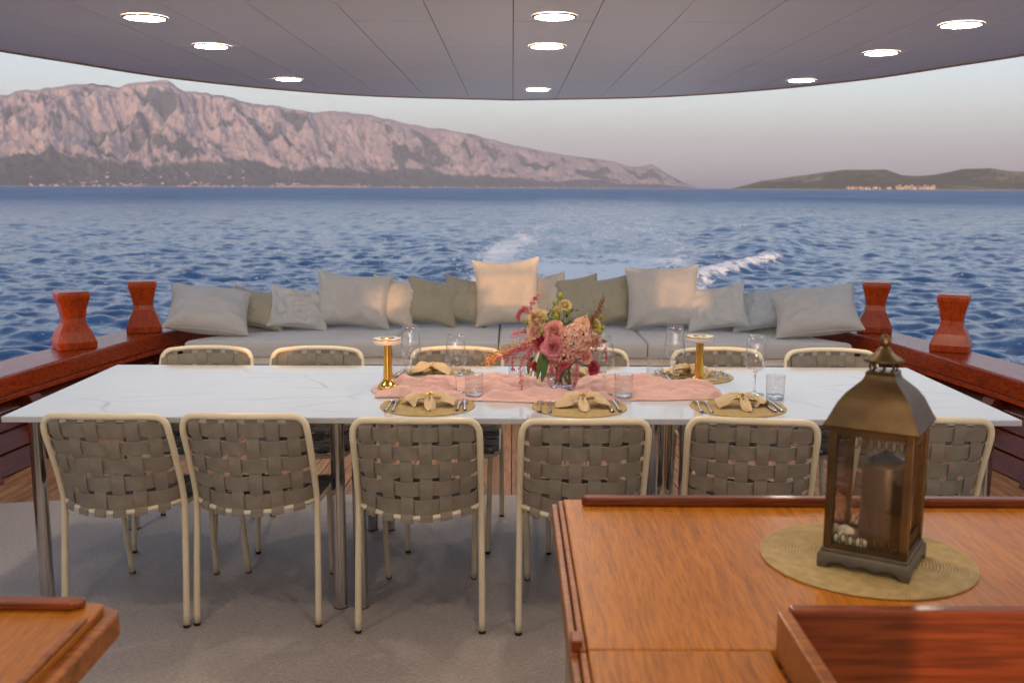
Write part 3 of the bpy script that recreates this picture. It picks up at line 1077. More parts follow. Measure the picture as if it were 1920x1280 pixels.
# cabin bulkhead behind, with its window openings letting the low sun through
def bulkhead():
    y0, y1 = -1.08, -1.0
    wins = [(-1.68, -1.42, 0.99, 1.23), (-0.88, -0.375, 1.06, 1.37), (0.40, 0.90, 0.85, 1.36), (1.10, 1.25, 0.95, 1.09)]
    tops = [(-3.25, -2.25), (-2.15, -1.15), (-1.05, -0.05), (0.05, 1.05), (1.15, 2.15), (2.25, 3.25)]      # unseen clerestory openings added to brighten the ceiling, z 1.42 .. 2.10
    root = MB()
    def slab(holes, z0, z1):
        xs = sorted({-3.4, 3.4, *[h[0] for h in holes], *[h[1] for h in holes]})
        for a, b in zip(xs[:-1], xs[1:]):
            hole = [w for w in holes if w[0] <= a + 1e-6 and w[1] >= b - 1e-6]
            cuts = [(z0, hole[0][2]), (hole[0][3], z1)] if hole else [(z0, z1)]
            for c, d in cuts:
                if d - c > 1e-4:
                    root.box(((a + b) / 2, (y0 + y1) / 2, (c + d) / 2), (b - a, y1 - y0, d - c))
    slab(wins, 0.0, 1.40)
    slab([(a, b, 1.42, 2.10) for a, b in tops], 1.40, 2.6)
    o = root.build('cabin_bulkhead', 'panel_white', smooth=False)
    for wx0, wx1, wz0, wz1 in wins:
        MB().box(((wx0 + wx1) / 2, -1.04, (wz0 + wz1) / 2), (wx1 - wx0 - 0.004, 0.006, wz1 - wz0 - 0.004)).build('window_pane', 'glass_tinted', o, smooth=False)  # tinted pane added to dim the sun patches
    tag(o, 'white cabin bulkhead with window openings at the fore end of the deck', 'wall', kind='structure')
bulkhead()
# ------------------------------------------------------------------ dining table
TZ = 0.75
def dining_table():
    root = empty('dining_table', (0, 3.935, 0))
    tt = MB().box((0, 0, TZ - 0.011), (3.59, 1.04, 0.022)).build('table_top', 'marble', root, smooth=False, bevel=0.004, seg=3)
    leg = MB().lathe([(0.0005, 0.012), (0.0255, 0.012), (0.0255, TZ - 0.024), (0.0005, TZ - 0.024)], 28).mesh('leg', 'steel')
    leg.set_sharp_from_angle(angle=R(40))
    pad = MB().lathe([(0.0005, 0.0095), (0.0265, 0.0095), (0.0265, 0.0125), (0.0005, 0.0125)], 24).mesh('foot_pad', 'foot_rubber')
    plate = MB().box((0, 0, TZ - 0.0265), (0.12, 0.12, 0.006)).mesh('mounting_plate', 'steel', False)
    for x in (-1.72, -0.632, -0.556, 0.556, 0.632, 1.72):
        for y in (-0.425, 0.425):
            l = link('leg', leg, root, loc=(x, y, 0))
            link('foot_pad', pad, l)
            if abs(x) > 1 or abs(x) < 0.6:
                link('mounting_plate', plate, root, loc=(x if abs(x) > 1 else math.copysign(0.594, x), y, 0))
    for s in (-0.40, 0.40):
        MB().box((0, s, TZ - 0.034), (3.3, 0.04, 0.02)).build('stretcher', 'steel', root, smooth=False)
    tag(root, 'long white marble dining table on polished steel legs', 'table')
dining_table()

# ------------------------------------------------------------------ woven strap chairs
def strip_mesh(name, pts, nrms, widths, mat, th=0.0018):
    """pts: centre line; widths: half-width vectors"""
    mb = MB()
    rows = []
    for p, n, w in zip(pts, nrms, widths):
        rows.append([p - w + n * th, p + w + n * th, p + w - n * th, p - w - n * th])
    mb.grid(rows, closed_v=True)
    me = mb.mesh(name, mat, smooth=False, recalc=True)
    uvl = me.uv_layers.new(name='UVMap')
    L = [0.0]
    for a, b in zip(pts[:-1], pts[1:]):
        L.append(L[-1] + (b - a).length)
    nv = 4
    for pl in me.polygons:
        for li in pl.loop_indices:
            vi = me.loops[li].vertex_index
            i, j = divmod(vi, nv)
            uvl.data[li].uv = (0.0 if j in (0, 3) else 1.0, L[i])
    for pl in me.polygons:
        pl.use_smooth = True
    me.set_sharp_from_angle(angle=R(50))
    return me

HWC = 0.212
def back_pt(u, v, off=0.0):
    """point on the curved back, sitter faces +y; u -1..1, v 0..1 (bottom to top)"""
    vc = min(max(v, 0.0), 1.0)
    z = 0.462 + (0.788 - 0.462) * v
    y = lerp(0.045, -0.082, vc ** 1.1)
    bul = lerp(0.115, 0.036, vc ** 0.8) * (1 - u * u)
    z += (0.010 * vc - 0.012 * (1 - v)) * (1 - u * u)
    return Vector((u * (HWC - 0.004), y - bul, z))

def back_n(u, v):
    e = 0.01
    a = back_pt(u + e, v) - back_pt(u - e, v)
    b = back_pt(u, v + e) - back_pt(u, v - e)
    return a.cross(b).normalized()

def seat_pt(u, v):
    """u -1..1 across, v 0 (back) .. 1 (front)"""
    hw = lerp(0.205, 0.215, v)
    y = lerp(0.045 - 0.10 * (1 - u * u), 0.455 - 0.05 * u ** 4, v)
    z = 0.452 - 0.018 * (1 - u * u) * math.sin(math.pi * min(1, v)) - 0.03 * max(0, v - 0.75) / 0.25 * 0.6
    return Vector((u * hw, y, z))

def seat_n(u, v):
    e = 0.01
    return (seat_pt(u + e, v) - seat_pt(u - e, v)).cross(seat_pt(u, v + e) - seat_pt(u, v - e)).normalized()

def make_chair():
    root = empty('woven_chair')
    # inverted U: rear legs and back hoop
    half = [(0.217, 0.0, 0.012), (0.216, 0.022, 0.22), (0.213, 0.045, 0.43), (0.2125, 0.03, 0.52), (0.212, -0.02, 0.64), (0.2115, -0.062, 0.728),
            (0.205, -0.073, 0.765), (0.184, -0.081, 0.786), (0.145, -0.094, 0.7925), (0.06, -0.114, 0.7965)]
    path = half + [(-x, y, z) for x, y, z in half[::-1]]
    hoop = MB().tube(sm(path, 5), 0.0116, 12).build('back_frame', 'cream_metal', root)
    for s in (-1, 1):
        c = MB().lathe([(0.0005, 0.0095), (0.0115, 0.0095), (0.0122, 0.013), (0.0122, 0.02)], 14, (0.217 * s, 0.0, 0)).build('foot_cap', 'foot_rubber', hoop)
    # lower hoop of the back and seat ring
    lo = [back_pt(u, 0.0) for u in np.linspace(-1, 1, 17)]
    MB().tube(lo, 0.0088, 10).build('lower_rail', 'cream_metal', root)
    ring = [seat_pt(1.0, v) - Vector((0, 0, 0.012)) for v in np.linspace(0.0, 0.9, 9)]
    ring += [seat_pt(u, 1.0) - Vector((0, 0, 0.012)) for u in np.linspace(0.93, -0.93, 13)]
    ring += [seat_pt(-1.0, v) - Vector((0, 0, 0.012)) for v in np.linspace(0.9, 0.0, 9)]
    MB().tube(ring, 0.0095, 10).build('seat_frame', 'cream_metal', root)
    for s in (-1, 1):
        lg = MB().tube(sm([(0.178 * s, 0.40, 0.440), (0.178 * s, 0.425, 0.40), (0.174 * s, 0.455, 0.2), (0.170 * s, 0.49, 0.012)], 4), 0.0112, 12).build('leg', 'cream_metal', root)
        MB().lathe([(0.0005, 0.0095), (0.011, 0.0095), (0.0118, 0.013), (0.0118, 0.02)], 14, (0.170 * s, 0.49, 0)).build('foot_cap', 'foot_rubber', lg)
    us = [-0.80 + 0.32 * i for i in range(6)]
    vs = [0.105 + 0.187 * j for j in range(5)]
    A = 0.0042
    # upright straps of the back
    for i, u in enumerate(us):
        pts, nr, wd = [], [], []
        for v in np.linspace(-0.045, 1.015, 40):
            vv = v
            n = back_n(u, min(max(v, 0.02), 0.98))
            ph = math.cos(math.pi * (v - vs[0]) / 0.187) * (-1) ** i
            if v < 0.035:
                ph = 2.5
            if v > 0.95:
                ph = -1.6
            uu = u * (1 - 0.05 * (1 - v))
            pts.append(back_pt(uu, vv) + n * A * ph)
            nr.append(n)
            t = (back_pt(uu + 0.02, vv) - back_pt(uu - 0.02, vv)).normalized()
            wd.append(t * -0.0212)
        link('back_strap', strip_mesh('back_strap', pts, nr, wd, 'strap'), root)
    # cross straps of the back
    for j, v in enumerate(vs):
        pts, nr, wd = [], [], []
        for u in np.linspace(-1.02, 1.02, 40):
            n = back_n(min(max(u, -0.97), 0.97), v)
            ph = -math.cos(math.pi * (u - us[0]) / 0.32) * (-1) ** j
            if abs(u) > 0.94:
                ph = -1.5
            pts.append(back_pt(u, v) + n * A * ph)
            nr.append(n)
            t = (back_pt(u, v + 0.02) - back_pt(u, v - 0.02)).normalized()
            wd.append(t * 0.0252)
        link('back_strap', strip_mesh('back_strap', pts, nr, wd, 'strap'), root)
    # seat
    ws = [0.10 + 0.135 * j for j in range(7)]
    for i, u in enumerate(us):
        pts, nr, wd = [], [], []
        for v in np.linspace(0.0, 1.0, 30):
            n = seat_n(u, min(max(v, 0.02), 0.98))
            pts.append(seat_pt(u, v) + n * 0.0035 * math.cos(math.pi * (v - ws[0]) / 0.135) * (-1) ** i)
            nr.append(n)
            wd.append(Vector((0.0235, 0, 0)))
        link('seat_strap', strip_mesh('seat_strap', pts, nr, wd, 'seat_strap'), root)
    for j, v in enumerate(ws):
        pts, nr, wd = [], [], []
        for u in np.linspace(-1.0, 1.0, 30):
            n = seat_n(u, v)
            pts.append(seat_pt(u, v) - n * 0.0035 * math.cos(math.pi * (u - us[0]) / 0.32) * (-1) ** j)
            nr.append(n)
            wd.append((seat_pt(u, v + 0.03) - seat_pt(u, v - 0.03)).normalized() * 0.0235)
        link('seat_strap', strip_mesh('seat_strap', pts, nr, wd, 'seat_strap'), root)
    return root

chair = make_chair()
CH = [(-1.365, 3.335, -1.0, 'cream woven strap chair, leftmost of the near row'),
      (-0.900, 3.345, -1.0, 'cream woven strap chair, second from the left in the near row'),
      (-0.318, 3.292, 0.0, 'cream woven strap chair in front of the left gold lamp, near row'),
      (0.243, 3.285, 1.0, 'cream woven strap chair at the near setting below the bouquet'),
      (0.812, 3.30, -8.0, 'cream woven strap chair turned slightly, near row beside the lantern'),
      (1.40, 3.33, -6.0, 'cream woven strap chair partly behind the lantern, rightmost of the near row'),
      (-1.435, 4.545, 180.0, 'cream woven strap chair, leftmost of the far row, back to the sofa'),
      (-0.915, 4.545, 181.0, 'cream woven strap chair, second from the left in the far row'),
      (-0.262, 4.555, 179.0, 'cream woven strap chair behind the left wine glasses, far row'),
      (0.330, 4.545, 180.0, 'cream woven strap chair behind the bouquet, far row'),
      (0.968, 4.555, 181.0, 'cream woven strap chair behind the right gold lamp, far row'),
      (1.500, 4.545, 180.0, 'cream woven strap chair, rightmost of the far row, back to the sofa')]
for i, (x, y, rz, lab) in enumerate(CH):
    c = chair if i == 0 else copy_tree(chair)
    c.location = (x, y, 0)
    c.rotation_euler = (0, 0, R(rz))
    tag(c, lab, 'chair', 'woven chairs around the dining table')

# ------------------------------------------------------------------ sofa
SZ = 0.46
def back_line(x):
    return 8.06 - 0.135 * x * x
def sofa():
    root = empty('sofa', (0.03, 7.04, 0))
    def put(mb, name, mat, **kw):
        mb.v = [(p[0] - 0.03, p[1] - 7.04, p[2]) for p in mb.v]
        return mb.build(name, mat, root, **kw)
    def seg_poly(x0, x1, xb0, xb1, y0, db=0.0, n=7):
        xs = np.linspace(xb1, xb0, n)
        return [(x0, y0), (x1, y0)] + [(x, back_line(x) - db) for x in xs]
    put(MB().prism(seg_poly(-2.33, 2.40, -2.2, 2.25, 7.06), 0.285, 0.345), 'base_slab', 'sofa_base', smooth=False, bevel=0.006)
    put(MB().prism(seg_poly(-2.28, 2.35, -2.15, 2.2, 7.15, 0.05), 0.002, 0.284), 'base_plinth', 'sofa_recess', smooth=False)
    for x in (-2.28, -0.9, -0.1, 0.98, 2.33):
        put(MB().box((x, 7.12, 0.145), (0.07, 0.05, 0.278)), 'base_post', 'sofa_base', smooth=False)
    cuts = [(-2.345, -2.12), (-0.862, -0.815), (-0.097, -0.098), (0.972, 0.952), (2.435, 2.18)]
    for (f0, b0), (f1, b1) in zip(cuts[:-1], cuts[1:]):
        # cushion as a puffed slab
        nu, nv = 22, 12
        def P(a, b):
            y0 = 7.035
            xf, xb = lerp(f0 + 0.004, f1 - 0.004, a), lerp(b0 + 0.004, b1 - 0.004, a)
            yb = back_line(xb)
            return lerp(xf, xb, b), lerp(y0, yb, b)
        top, bot = [], []
        def edge(t, w):
            e = min(t, 1 - t) / w
            return 1.0 if e >= 1 else math.sqrt(max(0, 1 - (1 - e) ** 2))
        au = [0, 0.004, 0.012, 0.025] + list(np.linspace(0.05, 0.95, 15)) + [0.975, 0.988, 0.996, 1]
        bv = [0, 0.006, 0.018, 0.04] + list(np.linspace(0.08, 0.92, 9)) + [0.96, 0.985, 1]
        rows_t = []
        for a in au:
            row = []
            for b in bv:
                x, y = P(a, b)
                e = edge(a, 0.02) * edge(b, 0.035)
                z = 0.350 + 0.012 + (SZ - 0.362) * (0.80 + 0.20 * e) + 0.012 * math.sin(math.pi * a) * math.sin(math.pi * b) \
                    + 0.003 * float(pnoise(np.array([x * 4.0]), np.array([y * 4.0]), 3)[0])
                row.append((x, y, z))
            rows_t.append(row)
        mb = MB().grid(rows_t)
        na, nb = len(au), len(bv)
        # walls to the underside
        o = len(mb.v)
        ring = [(i, 0) for i in range(na)] + [(na - 1, j) for j in range(1, nb)] + [(i, nb - 1) for i in range(na - 2, -1, -1)] + [(0, j) for j in range(nb - 2, 0, -1)]
        idx = [i * nb + j for i, j in ring]
        mid = []
        for k in idx:
            x, y, z = mb.v[k]
            mb.v.append((x, y - (0.006 if y < 7.2 else 0), 0.405))
        for k in idx:
            x, y, z = mb.v[k]
            mb.v.append((x, y, 0.349))
        n = len(idx)
        for q in range(n):
            q2 = (q + 1) % n
            mb.f.append((idx[q2], idx[q], o + q, o + q2))
            mb.f.append((o + q2, o + q, o + n + q, o + n + q2))
        c = put(mb, 'seat_cushion', 'seat_fabric')
        c.data.set_sharp_from_angle(angle=R(50))
    # low back rest following the stern
    rows = []
    for x in np.linspace(-2.2, 2.25, 31):
        y = back_line(x)
        rows.append([(x, y - 0.03, 0.36), (x, y - 0.02, 0.53), (x, y + 0.03, 0.555), (x, y + 0.09, 0.53), (x, y + 0.10, 0.30)])
    mb = MB().grid(rows)
    put(mb, 'backrest', 'seat_fabric')
    tag(root, 'curved stern sofa with long grey seat cushions on a cream base', 'sofa')
sofa()

def pillow(x, y, z, w, h, lean, yaw, roll, T, mat, lab, seed, sag=0.0, crease=0.0):
    """local frame: x across, z up the face, y depth; origin at bottom centre"""
    r_ = np.random.default_rng(seed)
    n = 40
    g = np.sin(np.linspace(-math.pi / 2, math.pi / 2, n))
    A, B = np.meshgrid(g, g, indexing='ij')
    pin = 0.10
    X = w / 2 * A * (1 - pin * (1 - B * B) * np.abs(A) ** 2)
    Zc = h / 2 * B * (1 - pin * (1 - A * A) * np.abs(B) ** 2)
    th = T / 2 * (np.clip((1 - A * A) * (1 - B * B), 0, 1)) ** 0.42
    th = th * (1 + 0.16 * (-B))                     # filling sinks
    ox, oy = r_.random(2) * 40
    wr = fbm(A * 1.5 + ox, B * 1.5 + oy, 4, 2, gain=0.6) * 0.55 * T * 0.5
    rad = fbm(np.arctan2(B + 1e-6, A) * 2.6 + ox, np.hypot(A, B) * 0.8 + oy, 3, 8) * smooth01((np.hypot(A, B) - 0.45) / 0.5)
    wr = wr + rad * T * 0.24
    fold = np.clip(fbm(A * 2.0 + 0.8 * B + ox, B * 0.9 - A * 0.4 + oy, 3, 6, ridged=True) - 0.35, 0, 1) * crease * 2.2
    edgew = np.clip((1 - A * A) * (1 - B * B), 0, 1) ** 0.35
    front = th + (wr - fold) * edgew
    back = -th + wr * edgew * 0.5
    Zc = Zc - sag * (1 - A * A) * np.clip(B, 0, 1) * h
    mb = MB()
    rows_f = [[(X[i, j], -front[i, j], Zc[i, j] + h / 2) for j in range(n)] for i in range(n)]
    rows_b = [[(X[i, j], -back[i, j], Zc[i, j] + h / 2) for j in range(n)] for i in range(n)]
    mb.grid(rows_f)
    o = len(mb.v)
    mb.v += [p for r in rows_b for p in r]
    mb.f += [tuple(o + k for k in (i * n + j, i * n + j + 1, (i + 1) * n + j + 1, (i + 1) * n + j)) for i in range(n - 1) for j in range(n - 1)]
    ob = mb.build('throw_pillow', mat)
    ring = [(i, 0) for i in range(n)] + [(n - 1, j) for j in range(1, n)] + [(i, n - 1) for i in range(n - 2, -1, -1)] + [(0, j) for j in range(n - 2, 0, -1)]
    MB().tube([Vector(rows_f[i][j]) + Vector((0, 0.0, 0)) for i, j in ring], 0.0035, 6, closed=True).build('piping', mat, ob)
    ob.matrix_world = (Matrix.Translation((x, y, z)) @ Matrix.Rotation(R(yaw), 4, 'Z') @ Matrix.Rotation(R(-lean), 4, 'X') @ Matrix.Rotation(R(roll), 4, 'Y'))
    tag(ob, lab, 'pillow', 'throw pillows along the stern sofa')
    return ob

def PX(px, y):
    return (px - 960) / 1867.0 * (y * 0.9883 + 1.0 * 0.1525)
zb = SZ + 0.012
PIL = [
    # px centre, y of foot, width, height, lean, yaw, roll, thick, material, label
    (385, 7.12, 0.60, 0.50, 56, 24, 13, 0.23, 'linen_grey', 'large grey pillow slumped at the left end of the sofa', 0.0, 0.008),
    (476, 7.44, 0.42, 0.34, 36, 14, 12, 0.16, 'weave_olive', 'small olive checked pillow tucked behind the left end pillow', 0.05, 0.02),
    (556, 7.46, 0.45, 0.35, 30, 12, 7, 0.18, 'linen_light', 'pale crumpled checked pillow left of the big grey square', 0.06, 0.04),
    (658, 7.56, 0.58, 0.43, 18, 8, 5, 0.22, 'linen_grey', 'big square grey pillow on the left half of the sofa', 0.03, 0.01),
    (730, 7.64, 0.36, 0.375, 22, 16, 13, 0.15, 'linen_sand', 'small sand pillow with warm sunlight, left of the olive pair', 0.0, 0.006),
    (802, 7.70, 0.43, 0.365, 24, 4, 10, 0.17, 'weave_olive', 'olive checked pillow, left one of the pair left of centre', 0.0, 0.006),
    (864, 7.76, 0.40, 0.37, 24, 2, 12, 0.17, 'weave_olive', 'olive checked pillow half behind the tall central pillow', 0.0, 0.006),
    (954, 7.70, 0.52, 0.53, 12, -2, -3.5, 0.17, 'linen_sand', 'tall sand coloured pillow at the middle of the sofa behind the bouquet', 0.02, 0.005),
    (1030, 7.82, 0.36, 0.40, 22, -6, -10, 0.14, 'linen_sand', 'narrow sand pillow peeking out right of the tall central pillow', 0.0, 0.006),
    (1088, 7.78, 0.38, 0.385, 22, -6, -10, 0.17, 'weave_olive', 'olive checked pillow, left one of the pair right of the bouquet', 0.0, 0.006),
    (1152, 7.74, 0.40, 0.385, 22, -8, -11, 0.17, 'weave_olive', 'olive checked pillow, right one of the pair beside the big grey square', 0.0, 0.006),
    (1245, 7.58, 0.57, 0.49, 16, -6, -3, 0.21, 'linen_grey', 'big square grey pillow on the right half of the sofa', 0.0, 0.008),
    (1348, 7.46, 0.46, 0.37, 28, -14, -9, 0.18, 'linen_light', 'pale checked pillow right of the right big square', 0.05, 0.025),
    (1434, 7.44, 0.48, 0.36, 36, -18, -11, 0.18, 'linen_blue', 'blue grey crumpled pillow between pale and end pillows', 0.05, 0.03),
    (1538, 7.10, 0.62, 0.50, 54, -22, -13, 0.22, 'linen_grey', 'large grey pillow slumped at the right end of the sofa', 0.0, 0.008),
]
for i, (px, y, w, h, lean, yaw, roll, T, mat, lab, sag, cr) in enumerate(PIL):
    pillow(PX(px, y), y, zb + 0.004 + 0.5 * w * abs(math.sin(R(roll))) * 0.6, w, h, lean, yaw, roll, T, mat, lab, 100 + i, sag, cr)
# ------------------------------------------------------------------ things on the table
def mk_straw():
    m, nt, out = new_mat('straw')
    v = coords(nt)
    sep = N(nt, 'ShaderNodeSeparateXYZ')
    nt.links.new(v, sep.inputs[0])
    ang = math_(nt, 'ARCTAN2', sep.outputs[1], sep.outputs[0])
    ln = N(nt, 'ShaderNodeVectorMath', operation='LENGTH')
    nt.links.new(v, ln.inputs[0])
    cells = math_(nt, 'SINE', math_(nt, 'ADD', math_(nt, 'MULTIPLY', ang, 190.0), math_(nt, 'MULTIPLY', ln.outputs['Value'], 500.0)))
    f = noise(nt, v, 45, 4)
    c = ramp(nt, f, [(0.3, (0.38, 0.26, 0.095)), (0.7, (0.54, 0.385, 0.155))])
    c = mixc(nt, 0.3, c, ramp(nt, math_(nt, 'MULTIPLY_ADD', cells, 0.5), [(0, (0.45, 0.45, 0.45)), (1, (1, 1, 1))]), 'MULTIPLY')
    principled(nt, out, c, 0.6, 0, 0, bump(nt, cells, 0.3, 0.001), 0.4)
    M['straw'] = m
mk_straw()

def mat_mesh(r):
    prof = [(0.0004, 0.003)]
    n = int(r / 0.0056)
    for k in range(n):
        a, b = r * k / n, r * (k + 1) / n
        prof += [(lerp(a, b, 0.08) + 0.0004, 0.0017), (lerp(a, b, 0.3), 0.0034), (lerp(a, b, 0.7), 0.0034), (lerp(a, b, 0.95), 0.0017)]
    prof += [(r, 0.0006), (r * 0.99, 0.0)]
    return MB().lathe(prof, 72).mesh('placemat', 'straw')
pmat = mat_mesh(0.176)

def fork_mesh():
    mb = MB()
    def z_of(t):
        return 0.0025 + 0.010 * math.sin(math.pi * min(1, max(0, (t - 0.30) / 0.62))) * (0.6 + 0.4 * t)
    L = 0.205
    prof = [(0.0, 0.0055), (0.02, 0.0075), (0.10, 0.0070), (0.25, 0.0050), (0.45, 0.0032), (0.58, 0.0032), (0.64, 0.0060), (0.68, 0.0105), (0.735, 0.0118)]
    rows = []
    for t, w in prof:
        y, z = t * L, z_of(t)
        rows.append([(-w, y, z), (0, y, z + 0.0022), (w, y, z), (0, y, z - 0.0018)])
    mb.grid(rows, closed_v=True)
    for k in range(4):
        x = -0.0098 + 0.0065 * k
        pts = [(x, t * L, z_of(t)) for t in (0.72, 0.80, 0.88, 0.95, 1.0)]
        mb.tube(pts, [0.0017, 0.0017, 0.0016, 0.0014, 0.0006], 6)
    return mb.mesh('fork', 'cutlery_steel')

def knife_mesh():
    mb = MB()
    L = 0.215
    prof = [(0.0, 0.0045, 0.0035), (0.01, 0.0085, 0.0035), (0.12, 0.0080, 0.0035), (0.42, 0.0060, 0.0030), (0.47, 0.0045, 0.0022),
            (0.52, 0.0080, 0.0010), (0.62, 0.0100, 0.0009), (0.85, 0.0102, 0.0008), (0.95, 0.0085, 0.0007), (1.0, 0.0025, 0.0005)]
    rows = []
    for t, w, h in prof:
        y = t * L
        sh = 0.0 if t < 0.5 else 0.002
        rows.append([(-w + sh, y, 0.004), (0, y, 0.004 + h), (w + sh, y, 0.004), (0, y, 0.004 - h)])
    mb.grid(rows, closed_v=True)
    return mb.mesh('knife', 'cutlery_steel')

def spoon_mesh():
    mb = MB()
    L = 0.175
    rows = []
    for t, w, d in [(0, 0.004, 0), (0.02, 0.0062, 0), (0.2, 0.0052, 0), (0.5, 0.0030, 0), (0.66, 0.0030, 0), (0.71, 0.008, 0.001), (0.77, 0.0145, 0.004),
                    (0.85, 0.0175, 0.0055), (0.93, 0.0145, 0.004), (0.98, 0.008, 0.0015), (1.0, 0.002, 0)]:
        y = t * L
        z = 0.004 + 0.009 * math.sin(math.pi * min(1, max(0, (t - 0.2) / 0.75)))
        rows.append([(-w, y, z), (-w * 0.5, y, z - d * 0.8), (0, y, z - d), (w * 0.5, y, z - d * 0.8), (w, y, z), (0, y, z - d - 0.0016)])
    mb.grid(rows, closed_v=True)
    return mb.mesh('dessert_spoon', 'cutlery_steel')

FORK, KNIFE, SPOON = fork_mesh(), knife_mesh(), spoon_mesh()

def pleat_sheet(name, parent, axis_pts, halfw, amp, pleats, seed, drop=0.0):
    """gathered cloth fan: pleats radiate along axis_pts, half width and pleat height per station"""
    P = sm(axis_pts, 4)
    n = len(P)
    m = 41
    hw = np.interp(np.linspace(0, 1, n), np.linspace(0, 1, len(halfw)), halfw)
    am = np.interp(np.linspace(0, 1, n), np.linspace(0, 1, len(amp)), amp)
    S = np.linspace(-1, 1, m)
    ox = seed * 3.7
    rows = []
    for i in range(n):
        t = (P[min(i + 1, n - 1)] - P[max(i - 1, 0)]).normalized()
        side = t.cross(Vector((0, 0, 1))).normalized()
        up = side.cross(t).normalized()
        f = i / (n - 1)
        wob = pnoise(S * 1.8 + ox, np.full(m, f * 2.2 + seed), 3)
        row = []
        for k, q in enumerate(S):
            ph = q * pleats * math.pi + 0.9 * wob[k] + seed
            tri = 2 / math.pi * math.asin(math.sin(ph)) * 0.7 + 0.3 * math.sin(ph)
            z = am[i] * (0.75 * tri + 0.9 * wob[k] + 0.2) - drop * f * q * q
            p = P[i] + side * (hw[i] * q) + up * z - t * (0.12 * hw[i] * q * q) + t * (0.010 * wob[k] * f)
            p.z = max(p.z, 0.0015)
            row.append(p)
        rows.append(row)
    o = MB().grid(rows).build(name, 'napkin_cloth', parent)
    sol = o.modifiers.new('thick', 'SOLIDIFY')
    sol.thickness = 0.0022
    sol.offset = 0
    return o

def napkin(x, y, z, rz, lab, seed):
    r_ = random.Random(seed)
    e = empty('napkin', (x, y, z), rz)
    e.scale = (0.80, 0.88, 0.92)
    j = lambda s: r_.uniform(-s, s)
    pleat_sheet('tail', e, [(0, 0.010, 0.034), (0.002, -0.016, 0.032), (0.004, -0.045, 0.022), (0.006, -0.075, 0.011), (0.008, -0.100, 0.006)],
                [0.009, 0.017, 0.026, 0.024, 0.006], [0.008, 0.011, 0.010, 0.008, 0.003], 1.5, seed % 7 + j(1), 0.010)
    for s in (-1, 1):
        pleat_sheet('wing', e, [(0, 0.0, 0.034), (0.022 * s, 0.014, 0.042), (0.052 * s, 0.026 + j(0.008), 0.041), (0.086 * s, 0.030 + j(0.012), 0.029), (0.114 * s, 0.026 + j(0.014), 0.016)],
                    [0.009, 0.026, 0.045, 0.056, 0.057 + j(0.006)], [0.009, 0.014, 0.014, 0.012, 0.009], 2.0, seed % 5 + 2 * s + j(1), 0.020)
    pts = [(0.0155 * math.cos(a), 0.002 + 0.006 * math.cos(a), 0.036 + 0.0165 * math.sin(a)) for a in np.linspace(0, 2 * math.pi, 25)[:-1]]
    mb = MB().tube(pts, 0.0050, 8, closed=True)
    mb.build('napkin_ring', 'gold', e)
    tag(e, lab, 'napkin', 'folded napkins on the placemats')

SETTINGS = [(-0.311, 3.612, 0, 'near setting by the left gold lamp'),
            (0.250, 3.600, 0, 'near setting below the bouquet'),
            (0.838, 3.612, 0, 'near setting beside the lantern'),
            (-0.335, 4.235, 1, 'far setting left of the bouquet'),
            (0.235, 4.235, 1, 'far setting behind the bouquet'),
            (0.775, 4.215, 1, 'far setting behind the right gold lamp')]
for i, (x, y, far, where) in enumerate(SETTINGS):
    o = link('placemat', pmat, None, loc=(x, y, TZ + 0.0005), rot=(0, 0, 0.7 * i))
    tag(o, 'round woven straw placemat at the ' + where, 'placemat', 'round straw placemats')
    zt = TZ + 0.0042
    rz = math.pi if far else 0.0
    def loc(u, v):
        return (x + (u * math.cos(rz) - v * math.sin(rz)), y + (u * math.sin(rz) + v * math.cos(rz)), zt)
    rr = random.Random(40 + i)
    napkin(*loc(0.01, -0.02)[:2], zt, rz + rr.uniform(-0.15, 0.15), 'sand linen napkin in a gold ring at the ' + where, 500 + i)
    for name, me, u, v, a, what, g in (('fork', FORK, -0.148, -0.105, -0.02, 'outer steel fork', 'steel forks'), ('fork', FORK, -0.116, -0.118, -0.05, 'inner steel fork', 'steel forks'),
                                       ('knife', KNIFE, 0.112, -0.105, 0.03, 'inner steel knife', 'steel knives'), ('knife', KNIFE, 0.143, -0.095, 0.01, 'outer steel knife', 'steel knives')):
        o = link(name, me, None, loc=loc(u + rr.uniform(-0.004, 0.004), v), rot=(0, 0, rz + a + rr.uniform(-0.06, 0.06)))
        tag(o, f'{what} of the {where}', name, g)
    o = link('dessert_spoon', SPOON, None, loc=loc(-0.085, 0.118 + rr.uniform(-0.006, 0.006)), rot=(0, 0, rz - math.pi / 2 + rr.uniform(-0.1, 0.1)))
    tag(o, f'small steel dessert spoon above the napkin of the {where}', 'spoon', 'dessert spoons')

# wine glasses
def wine_glass():
    e = empty('wine_glass')
    MB().lathe([(0.0296, 0.2320), (0.0312, 0.2318), (0.0345, 0.205), (0.0400, 0.165), (0.0432, 0.138), (0.0418, 0.122), (0.034, 0.107), (0.020, 0.096), (0.008, 0.0905), (0.0005, 0.0895)],
               40).build('bowl', 'glass_thin', e)
    MB().lathe([(0.0302, 0.2312), (0.0310, 0.2324), (0.0318, 0.2312), (0.0310, 0.2300), (0.0302, 0.2312)], 40).build('rim', 'glass_solid', e)
    MB().lathe([(0.0005, 0.0912), (0.009, 0.0900), (0.0055, 0.083), (0.0040, 0.070), (0.0034, 0.045), (0.0042, 0.018), (0.0085, 0.0075), (0.022, 0.0040), (0.0370, 0.0024), (0.0378, 0.0012), (0.037, 0.0004), (0.0005, 0.0004)],
               40).build('stem', 'glass_solid', e)
    return e
wg = wine_glass()
